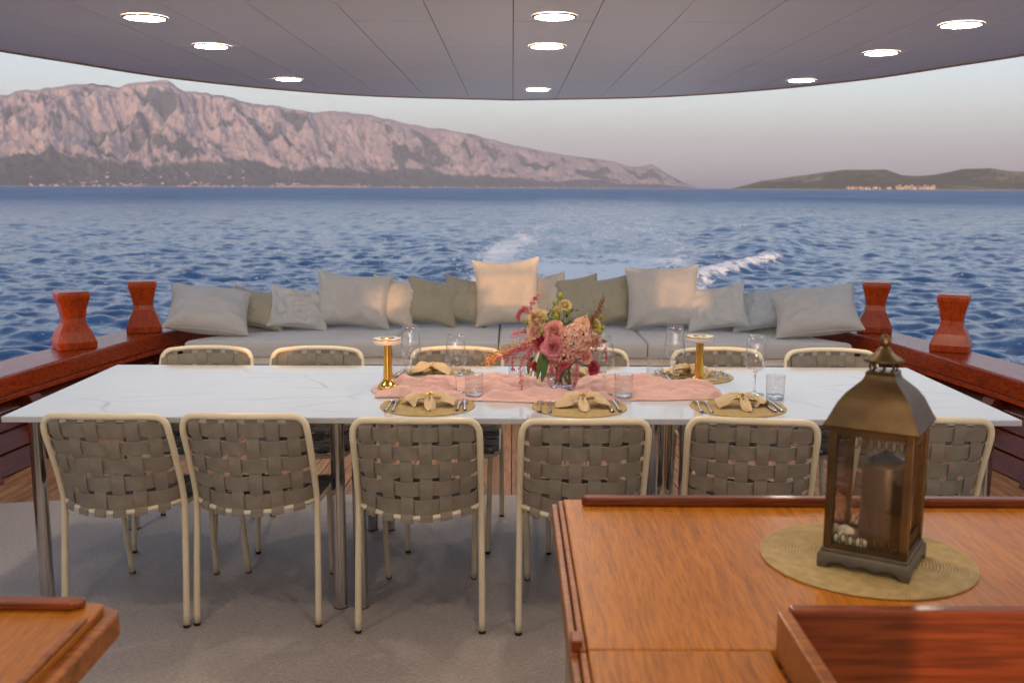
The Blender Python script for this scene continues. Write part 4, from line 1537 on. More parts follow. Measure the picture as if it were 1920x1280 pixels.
for i, (x, y, lab) in enumerate([(-0.421, 4.085, 'stemmed wine glass just right of the left gold lamp'), (-0.22, 3.842, 'stemmed wine glass on the pink runner left of the bouquet'),
                                 (0.358, 3.815, 'stemmed wine glass just right of the bouquet'), (0.676, 4.085, 'stemmed wine glass just left of the right gold lamp'),
                                 (0.954, 3.842, 'stemmed wine glass right of the right gold lamp')]):
    g = wg if i == 0 else copy_tree(wg)
    g.location = (x, y, TZ + (0.0030 if i != 4 else 0.0006))
    tag(g, lab, 'wine glass', 'empty wine glasses')

# cut tumblers
def tumbler():
    e = empty('tumbler')
    def cut(a, r, z):
        if z < 0.006 or z > 0.062 or r < 0.034:
            return 0.0
        p = math.cos(12 * a + z * 260) * math.cos(12 * a - z * 260)
        return 0.0018 * p * math.sin(math.pi * (z - 0.006) / 0.056) - 0.0006
    zs = np.linspace(0.007, 0.062, 18)
    MB().lathe([(0.030, 0.0006), (0.0335, 0.004)] + [(0.0345 + 0.0010 * z / 0.06, z) for z in zs] + [(0.0362, 0.075), (0.0366, 0.0905)], 96, mod=cut).build('wall', 'glass_cut', e)
    MB().lathe([(0.0352, 0.0905), (0.0366, 0.0905), (0.0366, 0.0918), (0.0352, 0.0918), (0.0352, 0.0905)], 48).build('rim', 'glass_thin', e)
    MB().lathe([(0.0005, 0.001), (0.029, 0.001), (0.0325, 0.005), (0.0325, 0.0150), (0.0005, 0.0150)], 48).build('thick_base', 'glass_solid', e)
    return e
tm = tumbler()
for x, y, z, lab in [(-0.146, 3.772, 0.003, 'cut glass tumbler on the pink runner left of the bouquet'), (0.431, 3.765, 0.003, 'cut glass tumbler right of the wine glass by the bouquet'),
                     (1.015, 3.762, 0.0006, 'pale blue looking cut tumbler at the right near setting'), (-0.476, 4.135, 0.0006, 'cut tumbler standing behind the left gold lamp'),
                     (0.022, 4.12, 0.003, 'cut tumbler half hidden behind the trailing flowers'), (0.603, 4.13, 0.003, 'cut tumbler behind the runner, left of the right gold lamp')]:
    o = tm if x == -0.146 else copy_tree(tm)
    o.location = (x, y, TZ + z)
    tag(o, lab, 'tumbler', 'cut glass tumblers')

# gold lamps
def table_lamp():
    e = empty('table_lamp')
    MB().lathe([(0.0005, 0.0), (0.040, 0.0), (0.041, 0.003), (0.040, 0.013), (0.034, 0.020), (0.024, 0.030), (0.0195, 0.038), (0.0005, 0.038)], 40).build('base', 'gold', e, auto=40)
    MB().lathe([(0.0195, 0.036), (0.0185, 0.06), (0.0160, 0.12), (0.0145, 0.175), (0.0145, 0.183)], 32).build('stem', 'gold', e)
    h = MB().lathe([(0.012, 0.181), (0.054, 0.181), (0.0565, 0.184), (0.0570, 0.197), (0.0555, 0.2005)], 48).build('shade', 'lamp_white', e)
    MB().lathe([(0.0556, 0.2003), (0.0572, 0.1990), (0.0575, 0.2020), (0.0562, 0.2035), (0.0535, 0.2032)], 48).build('rim', 'gold', h)
    MB().lathe([(0.0537, 0.2030), (0.026, 0.2035)], 48).build('top_disc', 'lamp_white', h)
    MB().lathe([(0.027, 0.2030), (0.0265, 0.2075), (0.024, 0.2085), (0.016, 0.2068), (0.0005, 0.2064)], 40).build('button', 'gold', h, auto=40)
    return e
tl = table_lamp()
for i, (x, y, lab) in enumerate([(-0.497, 3.925, 'gold mushroom table lamp at the left end of the runner'), (0.768, 4.02, 'gold mushroom table lamp at the right end of the runner')]):
    g = tl if i == 0 else copy_tree(tl)
    g.location = (x, y, TZ + 0.0030)
    tag(g, lab, 'lamp', 'gold table lamps')

# pink gauze runner
def runner():
    nu, nv = 150, 60
    U, V = np.meshgrid(np.linspace(0, 1, nu), np.linspace(0, 1, nv), indexing='ij')
    x = -0.545 + 1.36 * U
    near = 3.735 - 0.050 * np.sin(math.pi * U) + 0.018 * np.sin(9 * U + 0.5) + 0.010 * np.sin(21 * U)
    far = 4.030 + 0.05 * np.sin(5.0 * U + 0.4) + 0.09 * np.exp(-((U - 0.70) / 0.13) ** 2) - 0.07 * smooth01((U - 0.86) / 0.14) + 0.012 * np.sin(17 * U + 1)
    y = near + (far - near) * V
    x = x + 0.02 * np.sin(7 * V + 1) * np.where(U < 0.5, 1 - 2 * U, 2 * U - 1)
    f = fbm(x * 2.6, y * 9.0, 3, 3, ridged=True)
    f2 = fbm(x * 4.2 + 3 + y * 2, y * 15.0, 3, 7, ridged=True)
    z = np.clip(f - 0.36, 0, 1) ** 1.2 * 0.060 + np.clip(f2 - 0.42, 0, 1) * 0.045 + 0.0035 * fbm(x * 9, y * 26, 3, 17)
    lift = np.exp(-(((x - 0.50) / 0.05) ** 2 + ((y - 4.14) / 0.05) ** 2)) * 0.030 + np.exp(-(((x + 0.28) / 0.08) ** 2 + ((y - 3.76) / 0.03) ** 2)) * 0.016
    z = z + lift
    for (cx, cyy, rr) in ((-0.497, 3.925, 0.075), (0.768, 4.02, 0.075), (0.202, 3.89, 0.10), (-0.421, 4.085, 0.06), (-0.22, 3.842, 0.06), (0.358, 3.815, 0.06), (0.676, 4.085, 0.06),
                          (-0.146, 3.772, 0.06), (0.431, 3.765, 0.06), (0.022, 4.12, 0.06), (0.603, 4.13, 0.06), (-0.476, 4.135, 0.06)):
        d = np.hypot(x - cx, y - cyy)
        z = z * smooth01((d - rr * 0.62) / (rr * 0.7))
    edge = np.minimum(np.minimum(U, 1 - U) / 0.02, np.minimum(V, 1 - V) / 0.05)
    z = z * smooth01(edge * 0.45 + 0.12) + 0.0016
    z = np.maximum(z, 0.0012)
    V3 = np.stack([x, y, z + TZ], -1).reshape(-1, 3)
    me = np_mesh('table_runner', V3, grid_quads(nu, nv)[:, ::-1], 'runner_cloth')
    o = link('table_runner', me)
    s = o.modifiers.new('thick', 'SOLIDIFY')
    s.thickness = 0.0012
    s.offset = 0
    tag(o, 'crumpled dusty pink gauze runner along the middle of the table', 'runner')
runner()

# vase
VX, VY = 0.202, 3.89
def vase():
    def flute(a, r, z):
        return 0.0022 * math.cos(18 * a) * (1 if r > 0.02 else 0)
    e = empty('flower_vase', (VX, VY, TZ + 0.0030))
    MB().lathe([(0.0605, 0.135), (0.0620, 0.136), (0.0632, 0.134), (0.0630, 0.10), (0.062, 0.06), (0.057, 0.03), (0.046, 0.010), (0.030, 0.0015), (0.0005, 0.001)], 108, mod=flute).build('body', 'glass_vase', e)
    MB().lathe([(0.0005, 0.003), (0.030, 0.003), (0.043, 0.011), (0.0475, 0.017), (0.040, 0.0185), (0.0005, 0.018)], 60).build('thick_base', 'glass_vase', e)
    tag(e, 'fluted smoky lilac glass vase holding the bouquet', 'vase')
vase()

# ------------------------------------------------------------------ bouquet
BQ = empty('bouquet', (VX, VY, TZ + 0.03))
def bp(px, py, dy=0.0):
    """bouquet-local point from its spot across the arrangement"""
    return Vector(((px - 1055) * 0.00213, dy, (735 - py) * 0.00216 - 0.03))

def uvmesh(mb, name, mat, uvs, smooth=True):
    me = mb.mesh(name, mat, smooth)
    l = me.uv_layers.new(name='UVMap')
    for pl in me.polygons:
        for li in pl.loop_indices:
            l.data[li].uv = uvs[me.loops[li].vertex_index]
    return me

class PB:
    """petal collector with uv (v along the petal)"""
    def __init__(self):
        self.mb, self.uv = MB(), []
    def petal(self, base, d, up, length, width, cup=0.3, curl=0.0, ruff=0.0, tip=0.8, nu=5, nv=6, seed=0):
        r_ = random.Random(seed)
        d, up = d.normalized(), up.normalized()
        side = d.cross(up).normalized()
        up = side.cross(d).normalized()
        rows = []
        ph = r_.random() * 6
        for i in range(nv):
            t = i / (nv - 1)
            w = width * (math.sin(math.pi * min(1, 0.12 + t * tip)) ** 0.8)
            row = []
            for j in range(nu):
                s = -1 + 2 * j / (nu - 1)
                zoff = cup * width * (s * s) + curl * length * t * t + ruff * width * math.sin(5 * s + ph + 3 * t) * t
                row.append(base + d * (length * t * (1 - 0.08 * s * s)) + side * (w * s) + up * zoff)
                self.uv.append((0.5 + 0.5 * s, t))
            rows.append(row)
        self.mb.grid(rows)
    def blob(self, c, r, axis=Vector((0, 0, 1)), stretch=1.5, seg=7, rings=5, v0=0.2, v1=0.8):
        axis = axis.normalized()
        s = axis.orthogonal().normalized()
        u = axis.cross(s)
        rows = []
        for i in range(rings):
            t = i / (rings - 1)
            rad = r * max(0.08, math.sin(math.pi * (0.06 + 0.88 * t)))
            row = [c + axis * (r * stretch * (2 * t - 1)) + (s * math.cos(a) + u * math.sin(a)) * rad for a in (2 * math.pi * k / seg for k in range(seg))]
            self.uv += [(0.5, lerp(v0, v1, t))] * seg
            rows.append(row)
        self.mb.grid(rows, closed_v=True)
    def leaf_tri(self, p, d, L, w, v=0.5):
        d = d.normalized()
        s = d.cross(Vector((random.uniform(-1, 1), random.uniform(-1, 1), random.uniform(-1, 1))))
        if s.length < 1e-3:
            s = Vector((1, 0, 0))
        s.normalize()
        self.mb.add([p, p + d * L * 0.5 + s * w, p + d * L, p + d * L * 0.5 - s * w], [(0, 1, 2, 3)])
        self.uv += [(0.5, v - 0.2), (0, v), (0.5, v + 0.3), (1, v)]
    def build(self, name, mat, label=None):
        o = link(name, uvmesh(self.mb, name, mat, self.uv), BQ)
        if label:
            o['label'] = label
        return o

def frame_of(n):
    n = n.normalized()
    a = n.orthogonal().normalized()
    return n, a, n.cross(a)

def bloom(name, c, n, r, mat, layers, seed, ruff=0.12, tight=False):
    n, a, b = frame_of(n)
    pb = PB()
    r_ = random.Random(seed)
    for l in range(layers):
        f = (l + 1) / layers                 # inner to outer
        cnt = 4 + l if not tight else 3 + l
        op = lerp(0.15, 1.25, f ** 1.1) if not tight else lerp(0.05, 1.0, f ** 1.5)
        for k in range(cnt):
            an = 2 * math.pi * (k + 0.5 * (l % 2)) / cnt + r_.uniform(-0.2, 0.2)
            rad = a * math.cos(an) + b * math.sin(an)
            d = n * math.cos(op) + rad * math.sin(op)
            up = n * math.sin(op) - rad * math.cos(op)
            L = r * lerp(0.62, 1.0, f) * r_.uniform(0.9, 1.08)
            base = c - n * r * 0.38 + rad * r * 0.10 * f
            pb.petal(base, d, up, L * (1.0 if not tight else 0.9), r * lerp(0.34, 0.55, f), 0.35, -0.14 if f > 0.6 else 0.12, ruff, 0.72, seed=seed * 31 + l * 7 + k)
    return pb.build(name, mat)

T0 = Vector((0, -1, 0.25))
def outward(c):
    return Vector((c.x * 6, -0.9 + c.y * 4, (c.z - 0.16) * 4 + 0.25))

BL = [('lisianthus', 1035, 647, -0.075, 0.041, 'petal_pink', 6, False), ('lisianthus', 1036, 618, -0.055, 0.036, 'petal_rose', 6, False),
      ('cream_rose', 1005, 599, -0.02, 0.036, 'petal_cream', 6, False), ('cream_rose', 1001, 617, -0.035, 0.033, 'petal_peach', 5, False),
      ('cream_rose', 1058, 574, 0.0, 0.022, 'petal_cream', 5, False), ('cream_rose', 1044, 585, 0.0, 0.018, 'petal_cream', 4, True),
      ('cream_rose', 1116, 612, 0.02, 0.026, 'petal_cream', 5, False),
      ('rose', 1082, 652, -0.085, 0.027, 'petal_rose', 6, True), ('rose', 1096, 664, -0.085, 0.026, 'petal_rose', 6, True), ('rose', 1112, 636, -0.05, 0.031, 'petal_peach', 5, True),
      ('carnation', 1112, 687, -0.06, 0.025, 'petal_deep', 6, False), ('carnation', 1003, 688, -0.02, 0.018, 'petal_deep', 5, False),
      ('lisianthus', 1010, 638, -0.04, 0.028, 'petal_deep', 5, False), ('lisianthus', 1055, 672, -0.08, 0.026, 'petal_deep', 5, False),
      ('lisianthus', 1020, 664, -0.06, 0.022, 'petal_pink', 5, False)]
for i, (nm, px, py, dy, r, mat, ly, tight) in enumerate(BL):
    c = bp(px, py, dy)
    bloom(nm, c, outward(c), r * 1.16, mat, ly, 60 + i, 0.16 if nm != 'rose' else 0.04, tight)

# hydrangea heads
def hydrangea(c, r, mat, seed, n=110):
    r_ = random.Random(seed)
    pb = PB()
    for i in range(n):
        z = 1 - 1.75 * (i + 0.5) / n
        a = i * 2.39996
        q = math.sqrt(max(0, 1 - z * z))
        d = Vector((q * math.cos(a), -z, q * math.sin(a)))
        p = c + d * r * r_.uniform(0.88, 1.05)
        n_, s, b = frame_of(d + Vector((r_.uniform(-0.3, 0.3), r_.uniform(-0.3, 0.3), r_.uniform(-0.3, 0.3))))
        rot = r_.random() * 1.5
        for k in range(4):
            an = rot + k * math.pi / 2
            rad = s * math.cos(an) + b * math.sin(an)
            pb.petal(p, rad + n_ * 0.35, n_, r * 0.25, r * 0.15, 0.2, 0.1, 0.1, 0.85, 3, 4, seed + i * 5 + k)
    pb.build('hydrangea_head', mat)
hydrangea(bp(1077, 633, -0.055), 0.058, 'petal_peach', 3)
hydrangea(bp(1058, 662, -0.065), 0.036, 'petal_peach', 5, 70)

# anthurium
def anthurium():
    c = bp(1092, 606, -0.03)
    n = Vector((-0.45, -0.75, 0.5)).normalized()
    pb = PB()
    up = Vector((0.35, 0.1, 1)).normalized()
    side = up.cross(n).normalized()
    up = n.cross(side).normalized()
    rows = []
    nr, na = 6, 30
    for i in range(nr):
        t = i / (nr - 1)
        row = []
        for k in range(na):
            a = 2 * math.pi * k / na
            # heart outline
            hx = 16 * math.sin(a) ** 3 / 17
            hy = (13 * math.cos(a) - 5 * math.cos(2 * a) - 2 * math.cos(3 * a) - math.cos(4 * a)) / 17
            p = c + side * hx * 0.038 * t + up * (-hy) * 0.042 * t + n * (0.010 * t * t + 0.006 * math.sin(3 * a) * t)
            row.append(p)
            pb.uv.append((0.5, 0.2 + 0.8 * t))
        rows.append(row)
    pb.mb.grid(rows, closed_v=True)
    pb.build('anthurium_spathe', 'spathe')
    pb = PB()
    pb.mb.tube([c - up * 0.004 + n * 0.003, c + up * 0.008 + n * 0.014, c + up * 0.020 + n * 0.024], [0.0042, 0.0038, 0.002], 8)
    pb.uv += [(0.5, 0.5)] * (len(pb.mb.v) - len(pb.uv))
    pb.build('anthurium_spadix', 'petal_cream')
anthurium()

# buds
for i, (px, py, dy) in enumerate([(1049, 559, 0), (1038, 571, 0), (1035, 586, -0.01), (1042, 595, -0.02), (1018, 599, -0.03), (988, 605, -0.01), (1015, 620, -0.045),
                                  (1029, 605, -0.01), (1128, 617, 0), (1121, 624, -0.01), (1126, 599, 0.02), (1064, 588, 0.0)]):
    pb = PB()
    c = bp(px, py, dy)
    d = Vector((c.x * 2, 0, 1))
    rr = 0.0085 if i % 3 else 0.0105
    pb.blob(c, rr, d, 1.5, 10, 7)
    for k in range(5):
        an = k * 1.257
        _, s, b = frame_of(d)
        rad = s * math.cos(an) + b * math.sin(an)
        pb.petal(c - d.normalized() * rr * 1.5, d.normalized() + rad * 0.7, -rad, rr * 1.9, rr * 0.35, 0.1, -0.5, 0, 0.9, 3, 5, k)
    pb.build('bud', 'bud_green')

# stems inside the vase and up to the heads
rs = random.Random(4)
tops = [bp(px, py, dy) for _, px, py, dy, *_ in BL] + [bp(1075, 633, -0.05), bp(1092, 612, -0.02), bp(1049, 562, 0), bp(1038, 574, 0), bp(1128, 620, 0), bp(1099, 622, 0.0)]
for i, t in enumerate(tops):
    a = 2.4 * i
    foot = Vector((0.034 * math.cos(a + 2.4), 0.034 * math.sin(a + 2.4), 0.0))
    neck = Vector((0.042 * math.cos(a), 0.042 * math.sin(a), 0.09))
    neck = neck.lerp(Vector((max(-0.05, min(0.05, t.x)), max(-0.05, min(0.05, t.y)), 0.095)), 0.6)
    pb = PB()
    pb.mb.tube(sm([foot, neck, neck.lerp(t, 0.55) + Vector((0, 0.008, 0.0)), t + Vector((0, 0.012, -0.012))], 5), rs.uniform(0.0017, 0.0027), 6)
    pb.uv += [(0.5, 0.5)] * len(pb.mb.v)
    pb.build('stem', 'stem_green')

# leaves
def leaf(p0, p1, p2, w, mat='leaf_green', name='leaf'):
    c = sm([p0, p1, p2], 6)
    pb = PB()
    rows = []
    n = len(c)
    for i, p in enumerate(c):
        t = i / (n - 1)
        d = (c[min(i + 1, n - 1)] - c[max(i - 1, 0)]).normalized()
        s = d.cross(Vector((0.1, 1, 0.2))).normalized()
        u = s.cross(d)
        ww = w * math.sin(math.pi * (0.06 + 0.92 * t)) ** 0.7
        rows.append([p - s * ww + u * ww * 0.25, p - s * ww * 0.5, p - u * ww * 0.12, p + s * ww * 0.5, p + s * ww + u * ww * 0.25])
        pb.uv += [(k / 4, t) for k in range(5)]
    pb.mb.grid(rows)
    pb.build(name, mat)
leaf(bp(1020, 655, -0.05), bp(1012, 672, -0.085), bp(1006, 705, -0.088), 0.012)
leaf(bp(1026, 657, -0.05), bp(1020, 680, -0.09), bp(1015, 710, -0.09), 0.013)
leaf(bp(1000, 668, -0.04), bp(992, 678, -0.06), bp(990, 698, -0.06), 0.009)
leaf(bp(1090, 628, -0.02), bp(1080, 612, -0.03), bp(1062, 614, -0.04), 0.013, 'petal_cream')
leaf(bp(1085, 632, 0.0), bp(1096, 622, -0.02), bp(1104, 608, -0.02), 0.008)
leaf(bp(1105, 650, 0.0), bp(1118, 640, -0.02), bp(1136, 640, -0.02), 0.009)
leaf(bp(1010, 640, 0.02), bp(990, 625, 0.02), bp(975, 628, 0.02), 0.009)
leaf(bp(1060, 600, 0.03), bp(1066, 590, 0.03), bp(1076, 584, 0.03), 0.008)
leaf(bp(1040, 668, -0.06), bp(1044, 676, -0.075), bp(1052, 684, -0.08), 0.010)
leaf(bp(1098, 668, -0.03), bp(1106, 672, -0.05), bp(1110, 682, -0.05), 0.008)

def strand(name, pts, mat, n, size, spread, droop=0.4, seed=1, taper=True, stem=True):
    r_ = random.Random(seed)
    random.seed(seed)
    c = sm(pts, 8)
    pb = PB()
    if stem:
        pb.mb.tube(c, 0.0012, 5)
        pb.uv += [(0.5, 0.4)] * len(pb.mb.v)
    for i in range(n):
        f = r_.random()
        k = f * (len(c) - 1)
        j = int(k)
        p = c[j].lerp(c[min(j + 1, len(c) - 1)], k - j)
        sp = spread * ((1 - 0.65 * f) if taper else 1)
        off = Vector((r_.gauss(0, 1), r_.gauss(0, 1), r_.gauss(0, 1))) * sp * 0.5
        t = (c[min(j + 1, len(c) - 1)] - c[max(j - 1, 0)]).normalized()
        d = off.normalized() * 0.7 + t * 0.7 + Vector((0, 0, -droop))
        pb.leaf_tri(p + off, d, size * r_.uniform(0.6, 1.4), size * 0.28, r_.uniform(0.3, 0.7))
    o = pb.build(name, mat)
    o['kind'] = 'stuff'
    return o

# trailing amaranth
for i, pts in enumerate([[(1000, 645, -0.05), (992, 655, -0.075), (990, 670, -0.08), (990, 684, -0.08)], [(990, 650, -0.03), (966, 658, -0.05), (961, 675, -0.055), (962, 692, -0.055)],
                         [(992, 660, -0.05), (978, 672, -0.09), (976, 700, -0.10), (981, 728, -0.115), (979, 750, -0.12)],
                         [(1030, 668, -0.07), (1032, 680, -0.085), (1033, 692, -0.088)], [(1075, 668, -0.08), (1078, 682, -0.09), (1077, 700, -0.09), (1074, 718, -0.088)],
                         [(1050, 680, -0.08), (1046, 692, -0.085), (1044, 702, -0.085)],
                         [(1105, 645, -0.03), (1124, 640, -0.05), (1132, 655, -0.05), (1134, 672, -0.05)], [(1010, 655, -0.05), (975, 650, -0.05), (955, 662, -0.05), (950, 678, -0.05)]]):
    strand('amaranth_strand', [bp(*p) for p in pts], 'plume_pink', 150 if i != 2 else 230, 0.0075, 0.013, 0.9, 20 + i)
# orange spray reaching left
sp = strand('orange_spray', [bp(1018, 650, -0.03), bp(985, 642, -0.05), bp(955, 648, -0.06), bp(930, 662, -0.065), bp(910, 679, -0.065)], 'petal_orange', 210, 0.010, 0.022, 0.5, 40, False)
strand('red_spray', [bp(1016, 652, -0.02), bp(985, 650, -0.04), bp(955, 658, -0.05), bp(936, 670, -0.05)], 'petal_deep', 240, 0.009, 0.024, 0.3, 41)
strand('green_stalk', [bp(1020, 650, -0.03), bp(985, 640, -0.05), bp(950, 645, -0.06), bp(925, 662, -0.06)], 'bud_green', 30, 0.008, 0.008, 0.2, 42)
# feathery plumes
strand('lilac_plume', [bp(1000, 640, -0.02), bp(985, 632, -0.03), bp(972, 622, -0.03), bp(962, 628, -0.03)], 'petal_pink', 130, 0.010, 0.030, 0.1, 43)
for i in range(7):
    a = bp(996 - 1.5 * i, 592 - 5.5 * i, -0.03)
    pts = [bp(1000, 598, -0.02), bp(994, 580 - 2 * i, -0.03), bp(1000 + i, 566 - 2.0 * i, -0.03), bp(1008 - 6 * i, 556 + 4 * i, -0.03)] if i < 2 else \
          [bp(992, 572 + 3 * i, -0.03), bp(984 - i, 572 + 2.5 * i, -0.035), bp(976 - i, 580 + 2.4 * i, -0.04), bp(972, 590 + 1.6 * i, -0.04)]
    strand('pink_plume', pts, 'plume_pink', 46, 0.0095, 0.005, 0.2, 50 + i)
strand('brown_plume', [bp(1098, 624, 0.0), bp(1110, 604, 0.0), bp(1121, 584, 0.0), bp(1128, 562, 0.0)], 'plume_brown', 300, 0.0085, 0.018, -0.5, 60)
strand('brown_plume', [bp(1092, 626, 0.0), bp(1104, 610, 0.01), bp(1112, 596, 0.01)], 'plume_brown', 160, 0.008, 0.016, -0.5, 61)
strand('red_filler', [bp(1000, 650, -0.03), bp(1020, 630, -0.01), bp(1050, 640, 0.0), bp(1085, 650, 0.0), bp(1110, 655, -0.01)], 'petal_deep', 330, 0.012, 0.045, 0.1, 62, False, False)
strand('green_filler', [bp(1005, 640, 0.0), bp(1030, 610, 0.01), bp(1065, 610, 0.02), bp(1100, 630, 0.02)], 'leaf_green', 260, 0.014, 0.05, 0.0, 63, False, False)
tag(BQ, 'loose bouquet of pink, peach and cream flowers with trailing strands', 'flowers')

# ------------------------------------------------------------------ counters in the foreground
CT = 0.91
def right_counter():
    root = empty('bar_counter', (0.6, 1.4, 0))
    def put(mb, name, mat, **kw):
        mb.v = [(p[0] - 0.6, p[1] - 1.4, p[2]) for p in mb.v]
        kw.setdefault('smooth', False)
        return mb.build(name, mat, root, **kw)
    XR = 1.6
    put(MB().box(((0.108 + XR) / 2, (1.318 + 2.0) / 2, CT - 0.014), (XR - 0.108, 2.0 - 1.318, 0.028)), 'counter_top', 'teak_top', bevel=0.003)
    put(MB().box(((0.108 + 0.364) / 2, (0.2 + 1.316) / 2, CT - 0.014), (0.364 - 0.108, 1.316 - 0.2, 0.028)), 'counter_top', 'teak_top', bevel=0.003)
    # two edge strips on the passage side
    for a, b, z in ((0.097, 0.1065, CT - 0.003), (0.084, 0.0955, CT - 0.010)):
        put(MB().box(((a + b) / 2, 1.659, z - 0.02), (b - a, 0.680, 0.04)), 'edge_strip', 'teak_edge', bevel=0.002)
        put(MB().box(((a + b) / 2, 0.757, z - 0.02), (b - a, 1.114, 0.04)), 'edge_strip', 'teak_edge', bevel=0.002)
    put(MB().box((0.094, 1.345, CT - 0.008), (0.017, 0.034, 0.03)), 'edge_plug', 'teak_red', bevel=0.002)
    put(MB().prism([(0.142, 1.962), (0.152, 1.950), (XR, 1.950), (XR, 1.974), (0.152, 1.974)], CT + 0.0005, CT + 0.019), 'fiddle_rail', 'teak_red', bevel=0.004)
    # cabinet body below
    put(MB().box((0.125, 1.1, 0.44), (0.02, 1.76, 0.875)), 'side_panel', 'body_panel')
    put(MB().box(((0.136 + XR) / 2, 1.965, 0.44), (XR - 0.136, 0.03, 0.875)), 'back_panel', 'teak_edge')
    # coaming round the sunken well
    put(MB().box(((0.388 + 1.02) / 2, 1.311, 0.72), (1.02 - 0.388, 0.020, 0.512)), 'coaming_board', 'teak_red', bevel=0.003)
    put(MB().box((0.377, 0.76, 0.942), (0.019, 1.085, 0.065)), 'coaming_board', 'teak_edge', bevel=0.003)
    put(MB().box((0.377, 0.76, 0.66), (0.018, 1.08, 0.46)), 'well_side', 'teak_edge')
    put(MB().box((0.70, 0.76, 0.44), (0.64, 1.08, 0.02)), 'well_floor', 'teak_edge')
    tag(root, 'varnished teak bar counter in the right foreground with a raised edge rail', 'counter')
right_counter()

def left_counter():
    root = empty('side_counter', (-0.9, 0.8, 0))
    def put(mb, name, mat, **kw):
        mb.v = [(p[0] + 0.9, p[1] - 0.8, p[2]) for p in mb.v]
        kw.setdefault('smooth', False)
        return mb.build(name, mat, root, **kw)
    def poly(x1, y1, r, x0=-1.8, y0=0.2, n=7):
        arc = [(x1 - r + r * math.cos(a), y1 - r + r * math.sin(a)) for a in np.linspace(0, math.pi / 2, n)]
        return [(x0, y0), (x1, y0)] + arc + [(x0, y1)]
    put(MB().prism(poly(-0.606, 1.485, 0.035), CT - 0.050, CT - 0.012), 'edge_band', 'teak_edge', bevel=0.004)
    put(MB().prism(poly(-0.628, 1.470, 0.02), CT - 0.0115, CT), 'counter_top', 'teak_top', bevel=0.002)
    put(MB().prism([(-1.8, 1.436), (-0.668, 1.436), (-0.652, 1.448), (-0.658, 1.460), (-1.8, 1.460)], CT + 0.0005, CT + 0.015), 'fiddle_rail', 'teak_red', bevel=0.004)
    put(MB().box((-0.634, 0.80, CT + 0.004), (0.010, 1.20, 0.007)), 'edge_bead', 'teak_edge', bevel=0.002)
    put(MB().box((-1.25, 0.80, 0.43), (1.10, 1.16, 0.855)), 'cabinet_body', 'body_panel')
    tag(root, 'corner of a varnished teak counter in the left foreground', 'counter')
left_counter()

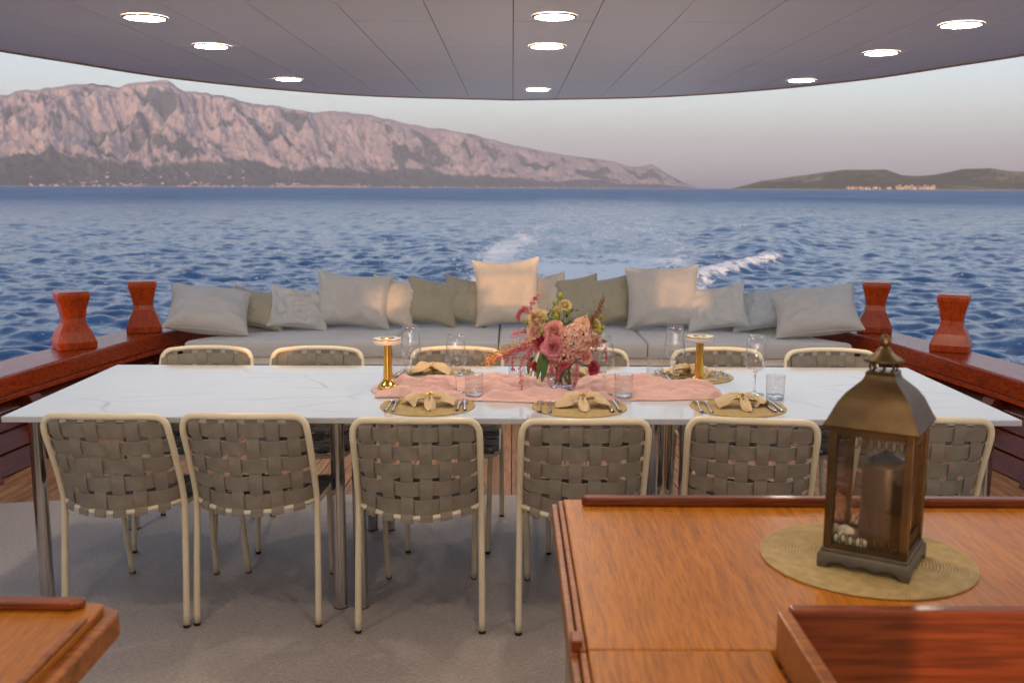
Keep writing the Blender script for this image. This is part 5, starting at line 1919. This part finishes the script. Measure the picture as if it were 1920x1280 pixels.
# lantern
LX, LY, LR = 0.625, 1.648, -32
big_mat = mat_mesh(0.181)
o = link('placemat', big_mat, None, loc=(0.622, 1.668, CT + 0.0008))
tag(o, 'round woven straw placemat under the lantern on the bar counter', 'placemat', 'round straw placemats')
def lantern():
    root = empty('lantern', (LX, LY, CT + 0.0046), R(LR))
    hb = 0.075
    # scalloped plinth
    mb = MB()
    def skirt(ax):
        n = 25
        rows = []
        for i in range(n):
            u = -1 + 2 * i / (n - 1)
            zb = 0.0 if abs(u) > 0.80 else 0.006 + 0.0065 * abs(math.cos(u * 3 * math.pi / 1.6))
            p = Vector((u * hb, -hb, zb)); q = Vector((u * hb, -hb, 0.022)); t = Vector((u * (hb - 0.004), -hb + 0.004, 0.027))
            rows.append([p, q, t, Vector((u * (hb - 0.01), -hb + 0.006, zb))])
        rot = Matrix.Rotation(ax * math.pi / 2, 3, 'Z')
        mb.grid([[rot @ p for p in r] for r in rows], closed_v=True)
    for k in range(4):
        skirt(k)
    mb.build('plinth', 'pewter', root, auto=40)
    MB().box((0, 0, 0.0295), (0.141, 0.141, 0.007)).build('floor_plate', 'pewter', root, smooth=False, bevel=0.002)
    for sx in (-1, 1):
        for sy in (-1, 1):
            MB().box((0.061 * sx, 0.061 * sy, 0.139), (0.014, 0.014, 0.212)).build('corner_post', 'bronze', root, smooth=False, bevel=0.0015)
    for k in range(4):
        rt = Matrix.Rotation(k * math.pi / 2, 3, 'Z')
        mb = MB()
        for zc, hh in ((0.238, 0.014), (0.037, 0.008)):
            mb = MB().box((0, -0.062, zc), (0.108, 0.008, hh))
            mb.v = [tuple(rt @ Vector(p)) for p in mb.v]
            mb.build('cross_bar', 'bronze', root, smooth=False)
        mb = MB()
        for q in range(9):
            x = -0.048 + 0.012 * q
            for zc, sg in ((0.231, -1), (0.041, 1)):
                pts = [(x + 0.0046 * math.sin(a), -0.062, zc + sg * (0.010 - 0.010 * math.cos(a))) for a in np.linspace(0, 2 * math.pi, 11)[:-1]]
                mb.tube(pts, 0.0011, 5, closed=True)
        mb.v = [tuple(rt @ Vector(p)) for p in mb.v]
        f = mb.build('fretwork', 'bronze', root)
        f['kind'] = 'stuff'
        mb = MB().box((0, -0.0585, 0.138), (0.108, 0.0016, 0.195))
        mb.v = [tuple(rt @ Vector(p)) for p in mb.v]
        mb.build('glass_pane', 'glass_pane', root, smooth=False)
    # bell roof
    prof = [(0.0755, 0.243), (0.0765, 0.247), (0.0715, 0.256), (0.066, 0.268), (0.059, 0.284), (0.049, 0.299), (0.037, 0.311), (0.0275, 0.320), (0.0235, 0.329), (0.0245, 0.332), (0.022, 0.335)]
    mb = MB()
    rows = [[(r * a, r * b, z) for a, b in ((-1, -1), (0, -1.0), (1, -1), (1.0, 0), (1, 1), (0, 1.0), (-1, 1), (-1.0, 0))] for r, z in prof]
    mb.grid(rows, closed_v=True)
    mb.f.append(tuple(range(7, -1, -1)))
    n = 8 * (len(prof) - 1)
    mb.f.append(tuple(n + k for k in range(8)))
    rf = mb.build('roof', 'bronze', root, auto=38)
    for k in range(8):
        a = k * math.pi / 4
        pts = [(0.020 * math.cos(a), 0.020 * math.sin(a), 0.334), (0.022 * math.cos(a + 0.3), 0.022 * math.sin(a + 0.3), 0.341), (0.018 * math.cos(a), 0.018 * math.sin(a), 0.350)]
        MB().tube(sm(pts, 3), 0.0019, 6).build('collar_bar', 'bronze', root)
    MB().lathe([(0.0005, 0.348), (0.032, 0.3495), (0.0335, 0.352), (0.028, 0.356), (0.017, 0.363), (0.010, 0.371), (0.007, 0.376), (0.0005, 0.377)], 28).build('cap', 'bronze', root)
    MB().lathe([(0.0005, 0.374), (0.007, 0.376), (0.0098, 0.383), (0.0075, 0.390), (0.004, 0.395), (0.0005, 0.397)], 18).build('finial', 'bronze', root)
    tag(root, 'bronze glazed candle lantern with bell roof on the bar counter', 'lantern')
    m = root.matrix_basis
    def wpt(x, y, z):
        v = Matrix.Translation((LX, LY, CT + 0.0046)) @ Matrix.Rotation(R(LR), 4, 'Z') @ Vector((x, y, z))
        return v
    c = MB().lathe([(0.0005, 0.0), (0.0365, 0.0), (0.0375, 0.003), (0.0375, 0.138), (0.0368, 0.141), (0.030, 0.147), (0.016, 0.156), (0.007, 0.162), (0.0005, 0.163)], 48).build('candle', 'candle_wax', None, auto=50, loc=wpt(0.012, 0.006, 0.0335))
    tag(c, 'thick brown pillar candle standing inside the lantern', 'candle')
    r_ = random.Random(9)
    for k, (x, y) in enumerate([(-0.047, -0.040), (-0.045, -0.018), (-0.029, -0.045), (-0.049, 0.004), (-0.034, -0.030), (-0.010, -0.047)]):
        pb = MB()
        s = r_.uniform(0.0085, 0.0115)
        rows = []
        for i in range(7):
            t = i / 6
            rad = s * max(0.02, math.sin(math.pi * t)) * 1.15
            rows.append([(rad * math.cos(a) * (1 + 0.12 * math.sin(3 * a + k)), rad * math.sin(a), s * (1 - math.cos(math.pi * t)) * 0.9) for a in (2 * math.pi * q / 10 for q in range(10))])
        pb.grid(rows, closed_v=True)
        z = 0.0335 + (0.014 if k == 4 else 0.0)
        ob = pb.build('pebble', 'pebble', None, loc=wpt(x, y, z), rot=(0, 0, k))
        tag(ob, 'small cream pebble beside the candle inside the lantern', 'pebble', 'cream pebbles in the lantern')
lantern()
